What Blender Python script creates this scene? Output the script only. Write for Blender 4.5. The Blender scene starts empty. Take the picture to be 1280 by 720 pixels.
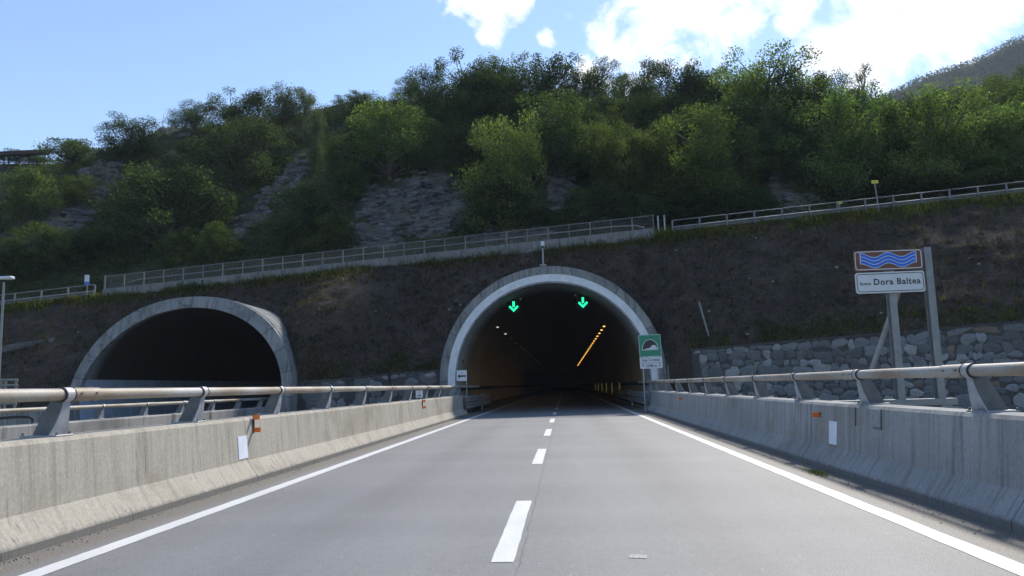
import bpy, math, random
import numpy as np
from mathutils import Vector, Matrix, noise as mnoise

random.seed(7)
RNG = np.random.default_rng(11)
R = math.radians
SC = bpy.context.scene
COL = SC.collection

# ------------------------------------------------------------------ camera
PW, PH, F = 1280.0, 720.0, 940.0
EYE = Vector((0, 0, 1.39))
VPX, VPY, ROLL = 706.0, 481.0, R(2.0)
fwd_c = Vector((VPX - PW / 2, -(VPY - PH / 2), -F)).normalized()
up_c = Vector((-math.sin(ROLL), math.cos(ROLL), 0))
up_c = (up_c - fwd_c * up_c.dot(fwd_c)).normalized()
rt_c = fwd_c.cross(up_c)
# rows: world X, Y, Z axes expressed in camera space -> this maps camera to world
CAMR = Matrix((rt_c, fwd_c, up_c))

def ray(px, py):
    return (CAMR @ Vector((px - PW / 2, -(py - PH / 2), -F))).normalized()

def at(px, py, Y):
    d = ray(px, py)
    return EYE + d * (Y / d.y)

def proj(p):
    c = CAMR.transposed() @ (Vector(p) - EYE)
    return (PW / 2 + F * c.x / -c.z, PH / 2 - F * c.y / -c.z)

cam = bpy.data.objects.new('camera', bpy.data.cameras.new('camera'))
COL.objects.link(cam)
cam.data.sensor_width = 36
cam.data.lens = 36 * F / PW
cam.data.clip_end = 6000
cam.data.clip_start = 0.05
M = CAMR.to_4x4(); M.translation = EYE
cam.matrix_world = M
SC.camera = cam

# ------------------------------------------------------------------ mesh builder
class MB:
    def __init__(s):
        s.v, s.f, s.sm = [], [], []
    def add(s, vs, fs, smooth=False):
        o = len(s.v)
        s.v += [tuple(v) for v in vs]
        s.f += [tuple(i + o for i in f) for f in fs]
        s.sm += [smooth] * len(fs)
    def box(s, c, d, m=None):
        x, y, z = d[0] / 2, d[1] / 2, d[2] / 2
        vs = [Vector((a, b, e)) for a in (-x, x) for b in (-y, y) for e in (-z, z)]
        if m is not None: vs = [m @ v for v in vs]
        c = Vector(c)
        s.add([v + c for v in vs], [(0, 1, 3, 2), (4, 6, 7, 5), (0, 4, 5, 1), (2, 3, 7, 6), (0, 2, 6, 4), (1, 5, 7, 3)])
    def bbox(s, c, d, b=.01):
        """box with chamfered edges"""
        x, y, z = d[0] / 2, d[1] / 2, d[2] / 2
        import itertools
        vs = []
        idx = {}
        for sx, sy, sz in itertools.product((-1, 1), repeat=3):
            for ax in range(3):
                p = [sx * (x - b), sy * (y - b), sz * (z - b)]
                p[ax] = (sx * x, sy * y, sz * z)[ax]
                idx[(sx, sy, sz, ax)] = len(vs)
                vs.append(Vector(p) + Vector(c))
        fs = []
        for ax in range(3):
            o = [a for a in range(3) if a != ax]
            for sg in (-1, 1):
                q = []
                for a, b2 in ((-1, -1), (1, -1), (1, 1), (-1, 1)):
                    k = [0, 0, 0]; k[ax] = sg; k[o[0]] = a; k[o[1]] = b2
                    q.append(idx[(*k, ax)])
                fs.append(q)
        for ax in range(3):
            o = [a for a in range(3) if a != ax]
            for a in (-1, 1):
                for b2 in (-1, 1):
                    q = []
                    for sg in (-1, 1):
                        k = [0, 0, 0]; k[ax] = sg; k[o[0]] = a; k[o[1]] = b2
                        q.append((idx[(*k, o[0])], idx[(*k, o[1])]))
                    fs.append((q[0][0], q[0][1], q[1][1], q[1][0]))
        for sx, sy, sz in itertools.product((-1, 1), repeat=3):
            fs.append([idx[(sx, sy, sz, a)] for a in range(3)])
        s.add(vs, fs)
    def tube(s, pts, r, n=10, caps=True, smooth=True):
        pts = [Vector(p) for p in pts]
        rs = r if isinstance(r, (list, tuple)) else [r] * len(pts)
        vs = []
        for i, p in enumerate(pts):
            t = (pts[min(i + 1, len(pts) - 1)] - pts[max(i - 1, 0)]).normalized()
            a = t.cross(Vector((0, 0, 1)) if abs(t.z) < .9 else Vector((1, 0, 0))).normalized()
            b = t.cross(a)
            for k in range(n):
                w = 2 * math.pi * k / n
                vs.append(p + (a * math.cos(w) + b * math.sin(w)) * rs[i])
        fs = [(i * n + k, i * n + (k + 1) % n, (i + 1) * n + (k + 1) % n, (i + 1) * n + k) for i in range(len(pts) - 1) for k in range(n)]
        s.add(vs, fs, smooth)
        if caps:
            s.add(vs[:n], [tuple(range(n))]); s.add(vs[-n:], [tuple(range(n - 1, -1, -1))])
    def extrude(s, prof, a, b, f):
        """profile points (closed polygon) mapped by f(p, t) for t in a, b (or list)"""
        ts = [a, b] if not isinstance(a, (list, tuple)) else a
        n = len(prof)
        vs = [f(p, t) for t in ts for p in prof]
        fs = [(i * n + k, i * n + (k + 1) % n, (i + 1) * n + (k + 1) % n, (i + 1) * n + k) for i in range(len(ts) - 1) for k in range(n)]
        fs += [tuple(range(n)), tuple((len(ts) - 1) * n + k for k in range(n - 1, -1, -1))]
        s.add(vs, fs)
    def poly(s, pts, thick, m):
        """flat polygon in sign plane (x right, z up), front at -y"""
        n = len(pts)
        vs = [m @ Vector((p[0], 0, p[1])) for p in pts] + [m @ Vector((p[0], thick, p[1])) for p in pts]
        fs = [tuple(range(n)), tuple(range(2 * n - 1, n - 1, -1))] + [(k, (k + 1) % n + 0, (k + 1) % n + n, k + n) for k in range(n)]
        s.add(vs, fs)
    def build(s, name, mat, parent=None, loc=None):
        me = bpy.data.meshes.new(name)
        off = Vector(loc) if loc is not None else (parent.location.copy() if parent is not None and parent.parent is None else Vector((0, 0, 0)))
        if parent is not None and parent.parent is not None: off = parent.parent.location.copy()
        if parent is not None and parent.type == 'MESH' and parent.parent is None: off = parent.location.copy()
        me.from_pydata([Vector(v) - off for v in s.v], [], s.f)
        me.polygons.foreach_set('use_smooth', s.sm)
        me.update()
        import bmesh as _b
        bm = _b.new(); bm.from_mesh(me)
        _b.ops.recalc_face_normals(bm, faces=bm.faces)
        bm.to_mesh(me); bm.free()
        if mat is not None: me.materials.append(mat)
        o = bpy.data.objects.new(name, me)
        COL.objects.link(o)
        if parent is not None: o.parent = parent
        else: o.location = off
        return o

def tag(o, label=None, cat=None, group=None, kind=None):
    if label: o['label'] = label
    if cat: o['category'] = cat
    if group: o['group'] = group
    if kind: o['kind'] = kind
    return o

def thing(name, label, cat, loc, group=None):
    o = bpy.data.objects.new(name, None)
    o.empty_display_size = .3
    COL.objects.link(o); o.location = Vector(loc)
    return tag(o, label, cat, group)

def quads_mesh(name, P, mat, uvless=True):
    """P: (n,4,3) array of independent quads, fast"""
    n = len(P)
    me = bpy.data.meshes.new(name)
    me.vertices.add(n * 4); me.loops.add(n * 4); me.polygons.add(n)
    me.vertices.foreach_set('co', np.ascontiguousarray(P, dtype=np.float32).ravel())
    me.loops.foreach_set('vertex_index', np.arange(n * 4, dtype=np.int32))
    me.polygons.foreach_set('loop_start', np.arange(0, n * 4, 4, dtype=np.int32))
    me.update(calc_edges=True); me.validate()
    me.materials.append(mat)
    return me

def leaf_quads(C, S, aspect=.6, up=None, rng=RNG):
    """centres C (n,3), sizes S (n,), random orientation -> (n,4,3); a bent-diamond leaf spray"""
    n = len(C)
    a = rng.normal(size=(n, 3)); a /= np.linalg.norm(a, axis=1)[:, None]
    if up is not None: a = a * (1 - up) + np.array([0, 0, 1.0]) * up; a /= np.linalg.norm(a, axis=1)[:, None]
    b = np.cross(a, rng.normal(size=(n, 3))); b /= np.linalg.norm(b, axis=1)[:, None]
    S = S[:, None]
    return np.stack([C - a * S * .5, C + b * S * aspect * .5, C + a * S * .5, C - b * S * aspect * .5], axis=1)

# ------------------------------------------------------------------ materials
def newmat(name):
    m = bpy.data.materials.new(name); m.use_nodes = True
    nt = m.node_tree
    return m, nt, nt.nodes['Principled BSDF']

class NT:
    def __init__(s, nt): s.nt = nt
    def n(s, t, **kw):
        o = s.nt.nodes.new(t)
        for k, v in kw.items():
            if k.startswith('i_'):
                key = k[2:]; key = int(key) if key.isdigit() else key.replace('_', ' ')
                o.inputs[key].default_value = v
            else: setattr(o, k, v)
        return o
    def l(s, a, b): s.nt.links.new(a, b)
    def coords(s, scale=(1, 1, 1), kind='Object'):
        tc = s.n('ShaderNodeTexCoord'); mp = s.n('ShaderNodeMapping')
        mp.inputs['Scale'].default_value = scale
        s.l(tc.outputs[kind], mp.inputs['Vector'])
        return mp.outputs[0]
    def noise(s, vec, scale=5, detail=4, rough=.55, dist=0):
        o = s.n('ShaderNodeTexNoise'); o.inputs['Scale'].default_value = scale
        o.inputs['Detail'].default_value = detail; o.inputs['Roughness'].default_value = rough; o.inputs['Distortion'].default_value = dist
        if vec is not None: s.l(vec, o.inputs['Vector'])
        return o.outputs['Fac']
    def ramp(s, fac, stops):
        o = s.n('ShaderNodeValToRGB')
        e = o.color_ramp.elements
        while len(e) < len(stops): e.new(.5)
        for k, (p, c) in enumerate(stops):
            e[k].position = p; e[k].color = (*c, 1) if len(c) == 3 else c
        s.l(fac, o.inputs[0]); return o.outputs[0]
    def mix(s, fac, a, b, mode='MIX'):
        o = s.n('ShaderNodeMix', data_type='RGBA', blend_type=mode)
        for k, v in ((0, fac), (6, a), (7, b)):
            if isinstance(v, (int, float)): o.inputs[k].default_value = v
            elif isinstance(v, (tuple, list)): o.inputs[k].default_value = (*v, 1) if len(v) == 3 else v
            else: s.l(v, o.inputs[k])
        return o.outputs[2]
    def math(s, op, a, b=None, c=None, clamp=False):
        o = s.n('ShaderNodeMath', operation=op); o.use_clamp = clamp
        for k, v in enumerate((a, b, c)):
            if v is None: continue
            if isinstance(v, (int, float)): o.inputs[k].default_value = v
            else: s.l(v, o.inputs[k])
        return o.outputs[0]
    def bump(s, h, strength=.3, dist=.02):
        o = s.n('ShaderNodeBump'); o.inputs['Strength'].default_value = strength; o.inputs['Distance'].default_value = dist
        s.l(h, o.inputs['Height']); return o.outputs[0]

def flat(name, col, rough=.6, metal=0, var=.12, scale=6):
    m, nt, p = newmat(name); N = NT(nt)
    f = N.noise(N.coords(), scale, 5)
    lo = tuple(c * (1 - var) for c in col); hi = tuple(min(1, c * (1 + var)) for c in col)
    N.l(N.ramp(f, [(.3, lo), (.7, hi)]), p.inputs['Base Color'])
    p.inputs['Roughness'].default_value = rough; p.inputs['Metallic'].default_value = metal
    return m

def emit(name, col, strength):
    m, nt, p = newmat(name)
    p.inputs['Base Color'].default_value = (.02, .02, .02, 1)
    p.inputs['Emission Color'].default_value = (*col, 1); p.inputs['Emission Strength'].default_value = strength
    return m

def concrete_mat(name, base, dark, streak=(.5, 6, .35), stain=.55, warm=None, drip=.5, foot=False):
    m, nt, p = newmat(name); N = NT(nt)
    obj = N.coords()
    st = N.noise(N.coords(streak), 1.6, 6, .65)
    fine = N.noise(obj, 28, 4, .7)
    big = N.noise(N.coords((1, .35, 1)), .9, 4, .6)
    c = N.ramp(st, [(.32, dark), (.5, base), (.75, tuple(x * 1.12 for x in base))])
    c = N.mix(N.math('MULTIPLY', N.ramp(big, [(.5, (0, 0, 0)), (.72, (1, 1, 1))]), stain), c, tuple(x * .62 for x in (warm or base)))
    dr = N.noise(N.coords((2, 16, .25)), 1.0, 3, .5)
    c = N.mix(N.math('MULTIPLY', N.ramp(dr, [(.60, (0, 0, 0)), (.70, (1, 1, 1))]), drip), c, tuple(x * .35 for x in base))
    c = N.mix(.35, c, N.ramp(fine, [(.3, (.3, .3, .3)), (.7, (.75, .75, .75))]), 'OVERLAY')
    if foot:
        tc = N.n('ShaderNodeTexCoord'); sp = N.n('ShaderNodeSeparateXYZ'); N.l(tc.outputs['Object'], sp.inputs[0])
        hz = N.math('ADD', sp.outputs[2], N.math('MULTIPLY', N.math('SUBTRACT', N.noise(N.coords((1, 3, 1)), 3, 5, .7), .5), .10))
        fm = N.ramp(hz, [(.075, (1, 1, 1)), (.11, (0, 0, 0))])
        c = N.mix(N.math('MULTIPLY', fm, .75), c, (.13, .128, .12))
        br = N.noise(N.coords((1, .7, .6)), 1.7, 5, .65)
        c = N.mix(N.math('MULTIPLY', N.ramp(br, [(.56, (0, 0, 0)), (.70, (1, 1, 1))]), .45), c, (.20, .16, .105))
        cr = N.noise(N.coords((1, 9, .12)), 1.3, 2, .4)
        c = N.mix(N.math('MULTIPLY', N.math('MULTIPLY', N.ramp(cr, [(.485, (0, 0, 0)), (.5, (1, 1, 1)), (.515, (0, 0, 0))]), N.ramp(N.noise(N.coords((1, .8, 1.5)), 2.0, 3), [(.5, (0, 0, 0)), (.6, (1, 1, 1))])), .6), c, (.06, .058, .055))
    N.l(c, p.inputs['Base Color'])
    p.inputs['Roughness'].default_value = .9
    p.inputs['Specular IOR Level'].default_value = .25
    hb = N.math('ADD', N.math('MULTIPLY', N.noise(N.coords((3, 14, .15)), 1.5, 2), .6), N.math('MULTIPLY', fine, .4))
    N.l(N.bump(hb, .22, .02), p.inputs['Normal'])
    return m

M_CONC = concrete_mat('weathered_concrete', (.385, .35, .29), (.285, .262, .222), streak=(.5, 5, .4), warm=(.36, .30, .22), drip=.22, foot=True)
M_CONCR = concrete_mat('shade_toned_weathered_concrete', (.30, .305, .30), (.17, .173, .172), streak=(.5, 5, .3), warm=(.30, .29, .27), drip=.5, foot=True)  # same concrete as the other barrier, with its shade put into the colour
M_CONCB = concrete_mat('portal_concrete', (.22, .225, .225), (.10, .102, .10), streak=(3.2, 1.2, .35), stain=.8, drip=.6)
def ring_mat(name, zc, nseg):
    m = concrete_mat(name, (.22, .225, .225), (.10, .102, .10), streak=(3.2, 1.2, .35), stain=.8, drip=.6)
    nt = m.node_tree; N = NT(nt); p = nt.nodes['Principled BSDF']
    tc = N.n('ShaderNodeTexCoord'); sp = N.n('ShaderNodeSeparateXYZ'); N.l(tc.outputs['Object'], sp.inputs[0])
    a = N.math('ARCTAN2', N.math('SUBTRACT', sp.outputs[2], zc), sp.outputs[0])
    fr = N.math('FRACT', N.math('MULTIPLY', a, nseg / math.pi))
    jn = N.math('LESS_THAN', fr, .035)
    src = p.inputs['Base Color'].links[0].from_socket
    seg = N.n('ShaderNodeTexWhiteNoise', noise_dimensions='1D'); N.l(N.math('FLOOR', N.math('MULTIPLY', a, nseg / math.pi)), seg.inputs['W'])
    c = N.mix(.30, src, N.ramp(seg.outputs['Value'], [(0, (.3, .3, .3)), (1, (.7, .7, .7))]), 'OVERLAY')
    c = N.mix(N.math('MULTIPLY', jn, .55), c, (.04, .04, .04))
    N.l(c, p.inputs['Base Color']); return m
M_BAND = flat('white_band_paint', (.62, .64, .68), .6, 0, .12, 3)

def rail_mat():
    m, nt, p = newmat('galvanised_rail'); N = NT(nt)
    a = N.noise(N.coords((1, .25, 1)), 2.2, 5, .6)
    b = N.noise(N.coords(), 30, 4, .6)
    c = N.ramp(a, [(.36, (.40, .39, .375)), (.5, (.33, .295, .245)), (.66, (.25, .185, .125))])
    c = N.mix(.3, c, N.ramp(b, [(.3, (.3, .3, .3)), (.7, (.7, .7, .7))]), 'OVERLAY')
    N.l(c, p.inputs['Base Color'])
    p.inputs['Metallic'].default_value = .1; p.inputs['Roughness'].default_value = .62
    return m
M_RAIL = rail_mat()
M_ZINC = flat('dull_zinc', (.27, .285, .30), .5, .4, .15, 8)
M_POSTZ = flat('painted_post_grey', (.33, .35, .38), .55, .3, .18, 9)
M_SLEEVE = flat('sleeve_zinc', (.42, .42, .425), .5, .3, .12, 12)
M_WEB = flat('shade_dark_steel_and_seal', (.12, .125, .13), .6, .2, .25, 7)  # shade on the web plates put into their colour; also colours the joint seals
M_FENCE = flat('fence_zinc', (.17, .18, .19), .6, .2, .2, 3)
M_DARK = flat('dark_gasket', (.03, .025, .035), .6)
M_BOLT = flat('bolt_steel', (.2, .17, .15), .5, .6)

def road_mat():
    m, nt, p = newmat('worn_asphalt'); N = NT(nt)
    tc = N.n('ShaderNodeTexCoord'); sep = N.n('ShaderNodeSeparateXYZ')
    N.l(tc.outputs['Object'], sep.inputs[0])
    X, Y = sep.outputs[0], sep.outputs[1]
    obj = N.coords()
    grain = N.noise(obj, 90, 3, .75)
    mid = N.noise(obj, 7, 6, .7)
    big = N.noise(N.coords((.8, .12, 1)), .9, 5, .6)
    trans = N.noise(N.coords((.06, .55, 1)), 1.0, 3, .5)
    c = N.ramp(grain, [(.28, (.080, .080, .080)), (.5, (.178, .178, .178)), (.72, (.325, .325, .322))])
    c = N.mix(.38, c, N.ramp(big, [(.3, (.36, .36, .36)), (.7, (.64, .64, .64))]), 'OVERLAY')
    c = N.mix(.25, c, N.ramp(trans, [(.35, (.35, .35, .36)), (.65, (.62, .62, .61))]), 'OVERLAY')
    c = N.mix(.22, c, N.ramp(mid, [(.3, (.32, .32, .32)), (.7, (.68, .68, .68))]), 'OVERLAY')
    agg = N.noise(obj, 24, 4, .75)
    c = N.mix(.30, c, N.ramp(agg, [(.32, (.30, .30, .30)), (.68, (.70, .70, .70))]), 'OVERLAY')
    # polished wheel tracks, two in each lane, and a darker oil strip between them
    def track(x0, w):
        return N.math('SUBTRACT', 1, N.math('DIVIDE', N.math('ABSOLUTE', N.math('SUBTRACT', X, x0)), w), clamp=True)
    trk = None
    for x0 in (-3.3, -1.5, .45, 2.2):
        t_ = track(x0, .55); trk = t_ if trk is None else N.math('MAXIMUM', trk, t_)
    oil = N.math('MAXIMUM', track(-2.4, .45), track(1.33, .45))
    lng = N.noise(N.coords((1.5, .10, 1)), 1.5, 5, .65)
    c = N.mix(N.math('MULTIPLY', N.math('MULTIPLY', trk, lng), .38), c, (.225, .226, .228))
    c = N.mix(N.math('MULTIPLY', N.math('MULTIPLY', oil, lng), .42), c, (.085, .084, .082))
    # pale chippings
    chip = N.n('ShaderNodeTexVoronoi'); chip.inputs['Scale'].default_value = 7; N.l(obj, chip.inputs['Vector'])
    chipn = N.noise(obj, 3, 2)
    cm = N.math('MULTIPLY', N.math('LESS_THAN', chip.outputs['Distance'], .09), N.math('GREATER_THAN', chipn, .56))
    c = N.mix(N.math('MULTIPLY', cm, .55), c, (.42, .42, .40))
    # old seam between the two paving lanes, wandering a little
    wob = N.math('MULTIPLY', N.math('SUBTRACT', N.noise(N.coords((0, 1.6, 0)), 1, 4, .7), .5), .10)
    ds = N.math('ABSOLUTE', N.math('ADD', N.math('ADD', X, .405), wob))
    brk = N.noise(N.coords((4, .9, 1)), 2.5, 5, .7)
    seam = N.math('MULTIPLY', N.math('SUBTRACT', 1, N.math('DIVIDE', ds, .012), clamp=True), N.ramp(brk, [(.36, (0, 0, 0)), (.52, (1, 1, 1))]), clamp=True)
    c = N.mix(N.math('MULTIPLY', seam, .6), c, (.022, .022, .022))
    # grit along the edges
    ed = N.math('MAXIMUM', N.math('SUBTRACT', X, 3.22), N.math('SUBTRACT', -4.42, X))
    ed = N.math('ADD', ed, N.math('MULTIPLY', N.math('SUBTRACT', mid, .5), .5))
    edm = N.ramp(N.math('MULTIPLY', ed, 2.4), [(.0, (0, 0, 0)), (.5, (1, 1, 1))])
    gritc = N.ramp(N.noise(obj, 45, 4, .8), [(.3, (.055, .049, .042)), (.5, (.15, .132, .11)), (.7, (.30, .27, .235))])
    c = N.mix(N.math('MULTIPLY', edm, .85), c, gritc)
    N.l(c, p.inputs['Base Color'])
    N.l(N.ramp(grain, [(.3, (.75, .75, .75)), (.7, (.55, .55, .55))]), p.inputs['Roughness'])
    p.inputs['Specular IOR Level'].default_value = .35
    h = N.math('ADD', grain, N.math('MULTIPLY', mid, .4))
    N.l(N.bump(h, .35, .008), p.inputs['Normal'])
    return m
M_ROAD = road_mat()

def line_mat():
    m, nt, p = newmat('road_paint'); N = NT(nt)
    obj = N.coords()
    w = N.noise(obj, 38, 5, .75); w2 = N.noise(N.coords((1, .3, 1)), 3, 4)
    c = N.ramp(w, [(.27, (.28, .28, .27)), (.40, (.56, .56, .56)), (.8, (.68, .68, .68))])
    c = N.mix(.35, c, N.ramp(w2, [(.3, (.36, .36, .35)), (.7, (.66, .66, .66))]), 'OVERLAY')
    N.l(c, p.inputs['Base Color']); p.inputs['Roughness'].default_value = .6
    N.l(N.bump(w, .3, .004), p.inputs['Normal'])
    return m
M_LINE = line_mat()

def lining_mat(nm='tunnel_lining', y0=.8, dark=False):
    m, nt, p = newmat(nm); N = NT(nt)
    tc = N.n('ShaderNodeTexCoord'); sep = N.n('ShaderNodeSeparateXYZ'); N.l(tc.outputs['Object'], sep.inputs[0])
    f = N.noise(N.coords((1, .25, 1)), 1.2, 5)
    brown = N.ramp(f, [(.3, (.20, .135, .065)), (.7, (.32, .22, .11))])  # dirty ochre wall, its colour raised for the amber lamplight low down
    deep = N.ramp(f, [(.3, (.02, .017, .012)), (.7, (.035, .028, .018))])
    up = N.ramp(N.math('DIVIDE', N.math('SUBTRACT', sep.outputs[2], 2.0), 4.0, clamp=True), [(.0, (0, 0, 0)), (.8, (1, 1, 1))])  # unlit vault put into the colour, darker with height
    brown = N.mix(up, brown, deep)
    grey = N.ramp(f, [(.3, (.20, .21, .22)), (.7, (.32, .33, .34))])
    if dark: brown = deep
    k = N.ramp(N.math('DIVIDE', N.math('SUBTRACT', sep.outputs[1], y0), 8.0, clamp=True), [(.0, (0, 0, 0)), (.15 if dark else .45, (1, 1, 1))])  # daylight fading inward from the mouth, put into the colour
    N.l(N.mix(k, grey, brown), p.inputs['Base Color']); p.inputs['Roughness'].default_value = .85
    return m
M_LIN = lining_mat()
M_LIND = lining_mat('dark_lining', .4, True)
M_LINW = flat('skylight_blue_lining', (.34, .42, .53), .8, 0, .2, 1.5)  # pale painted dado with the sky's blue light put into its colour
M_SOOT = flat('soot_lining', (.028, .028, .028), .9, 0, .2, 2)
M_BLACK = flat('black_matt', (.006, .006, .006), .9)

def leaf_mat():
    m, nt, p = newmat('leaf'); N = NT(nt)
    oi = N.n('ShaderNodeObjectInfo'); ge = N.n('ShaderNodeNewGeometry')
    rnd = N.ramp(ge.outputs['Random Per Island'], [(0, (.5, .52, .5)), (.5, (1, 1, 1)), (1, (1.55, 1.5, 1.1))])
    cl = N.ramp(N.noise(N.coords(), 6, 2), [(.3, (.62, .66, .66)), (.7, (1.3, 1.28, 1.1))])
    c = N.mix(1, N.mix(1, oi.outputs['Color'], rnd, 'MULTIPLY'), cl, 'MULTIPLY')
    N.l(c, p.inputs['Base Color']); p.inputs['Roughness'].default_value = .85; p.inputs['Specular IOR Level'].default_value = .08
    tr = N.n('ShaderNodeBsdfTranslucent'); N.l(N.mix(1, c, (1.3, 1.45, .75), 'MULTIPLY'), tr.inputs['Color'])
    mx = N.n('ShaderNodeMixShader'); mx.inputs[0].default_value = .48
    N.l(p.outputs[0], mx.inputs[1]); N.l(tr.outputs[0], mx.inputs[2])
    N.l(mx.outputs[0], nt.nodes['Material Output'].inputs['Surface'])
    return m
M_LEAF = leaf_mat()
M_BARK = flat('bark', (.10, .085, .07), .9, 0, .3, 12)

def ground_mat(name, stops, scale, bump=.6, rockmask=False, patches=False):
    m, nt, p = newmat(name); N = NT(nt)
    obj = N.coords()
    f = N.noise(obj, scale, 7, .68)
    c = N.ramp(f, stops)
    h = f
    if patches:
        b = N.noise(obj, .22, 4, .6); fi = N.noise(obj, 5.5, 5, .75); b2 = N.noise(N.coords((1, 1, .5)), .5, 4, .6)
        c = N.mix(N.math('MULTIPLY', N.ramp(b, [(.5, (0, 0, 0)), (.66, (1, 1, 1))]), .4), c, (.072, .052, .044))
        c = N.mix(N.math('MULTIPLY', N.ramp(b2, [(.56, (0, 0, 0)), (.70, (1, 1, 1))]), .6), c, (.05, .056, .036))
        c = N.mix(.6, c, N.ramp(fi, [(.32, (.22, .22, .22)), (.68, (.78, .78, .78))]), 'OVERLAY')
        h = N.math('ADD', f, N.math('MULTIPLY', fi, .5))
    if rockmask:
        at_ = N.n('ShaderNodeAttribute'); at_.attribute_name = 'rock'
        rk = N.noise(N.coords((1, 1, 2.2)), .9, 9, .72, .6)
        rk2 = N.noise(obj, .25, 4, .6)
        rc = N.ramp(rk, [(.32, (.03, .03, .03)), (.44, (.08, .08, .08)), (.56, (.135, .133, .13)), (.68, (.28, .275, .265))])
        rc = N.mix(N.ramp(rk2, [(.45, (0, 0, 0)), (.62, (.8, .8, .8))]), rc, N.mix(.6, rc, (.17, .145, .085)))
        msk = N.math('ADD', at_.outputs['Fac'], N.math('MULTIPLY', N.math('SUBTRACT', N.noise(obj, .55, 6, .75), .5), 1.5))
        mk = N.ramp(msk, [(.42, (0, 0, 0)), (.58, (1, 1, 1))])
        c = N.mix(mk, c, rc); h = N.math('ADD', f, rk)
    N.l(c, p.inputs['Base Color']); p.inputs['Roughness'].default_value = .95; p.inputs['Specular IOR Level'].default_value = .15
    N.l(N.bump(h, bump, .35), p.inputs['Normal'])
    return m
M_HILL = ground_mat('hill_ground', [(.3, (.022, .030, .014)), (.5, (.045, .055, .024)), (.64, (.085, .082, .045)), (.75, (.15, .13, .075))], .55, .7, True)
M_EMB = ground_mat('bare_embankment', [(.28, (.030, .025, .021)), (.46, (.062, .050, .042)), (.62, (.084, .066, .056)), (.80, (.115, .092, .078))], .9, .9, patches=True)
M_GROUND = ground_mat('valley_ground', [(.3, (.05, .055, .03)), (.7, (.14, .13, .09))], .2, .4)
M_MOUNT = ground_mat('mountain_forest', [(.35, (.014, .024, .012)), (.5, (.028, .044, .022)), (.65, (.05, .065, .034))], .035, 1.0)

# ------------------------------------------------------------------ the setting: ground, roads
g = MB()
g.add([(-1300, -1300, -1.2), (1300, -1300, -1.2), (1300, 1300, -1.2), (-1300, 1300, -1.2)], [(0, 1, 2, 3)])
tag(g.build('ground', M_GROUND), kind='structure')

# motorway deck (with thickness) and its run into the tunnel
LF, RF = -4.90, 3.92          # foot of the left / right barrier
PY_R, PY_L = 41.0, 38.0       # portal planes
d = MB()
ys = [-14 + i * 2 for i in range(28)] + [60, 90, 130, 200, 320]
vs, fs = [], []
for y in ys:
    vs += [(LF - .75, y, 0), (RF + .75, y, 0), (RF + .75, y, -.9), (LF - .75, y, -.9)]
for i in range(len(ys) - 1):
    for k in range(4):
        fs.append((i * 4 + k, i * 4 + (k + 1) % 4, i * 4 + 4 + (k + 1) % 4, i * 4 + 4 + k))
fs.append((0, 1, 2, 3))
d.add(vs, fs)
tag(d.build('road', M_ROAD), kind='structure')

LL, CL, RL = -4.27, -.545, 3.19
JR = random.Random(2)
def strip(mb, x, w, y0, y1, z=.004, jit=.006):
    n = max(1, int((y1 - y0) / (.22 if y0 < 30 else 1.5)))
    n = min(n, 400)
    jl = [JR.uniform(-jit, jit) for _ in range(n + 1)]; jr = [JR.uniform(-jit, jit) for _ in range(n + 1)]
    for i in range(n):
        a = y0 + (y1 - y0) * i / n; b = y0 + (y1 - y0) * (i + 1) / n
        mb.add([(x - w / 2 + jl[i], a, z), (x + w / 2 + jr[i], a, z), (x + w / 2 + jr[i + 1], b, z), (x - w / 2 + jl[i + 1], b, z)], [(0, 1, 2, 3)])
for x, side in ((LL, 'left'), (RL, 'right')):
    mb = MB(); strip(mb, x, .20, -8, 60); strip(mb, x, .20, 60, 220)
    tag(mb.build('edge_line', M_LINE), 'solid white edge line along the %s-hand side of the carriageway' % ('left' if x < 0 else 'right') if False else
        ('solid white edge line beside the sunlit concrete barrier' if x < 0 else 'solid white edge line beside the gritty shoulder and shaded barrier'), 'road line', kind='structure')
mb = MB()
for k in range(-1, 22):
    strip(mb, CL, .185, 6.2 + 7.5 * k, 9.4 + 7.5 * k, jit=.005)
tag(mb.build('lane_line', M_LINE), 'broken white lane line down the middle of the road', 'road line', kind='structure')
# stray paint patch on the near lane
mb = MB(); mb.add([(.46, 6.3, .004), (.60, 6.27, .004), (.62, 6.40, .004), (.49, 6.42, .004)], [(0, 1, 2, 3)])
tag(mb.build('paint_fleck', flat('worn_paint', (.30, .30, .295), .7, 0, .4, 30)), kind='structure')

# left carriageway (other bore)
cl_c = at(221.5, 500, PY_L)
LX, LZC = cl_c.x, cl_c.z
RAKE = .25
d = MB()
vs, fs = [], []
for y in ys:
    vs += [(LX - 5.6, y, -.34), (-14.9, y, -.34), (-14.9, y, -1.1), (LX - 5.6, y, -1.1)]
for i in range(len(ys) - 1):
    for k in range(4):
        fs.append((i * 4 + k, i * 4 + (k + 1) % 4, i * 4 + 4 + (k + 1) % 4, i * 4 + 4 + k))
fs.append((0, 1, 2, 3))
d.add(vs, fs); tag(d.build('road', M_ROAD), kind='structure')

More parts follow.
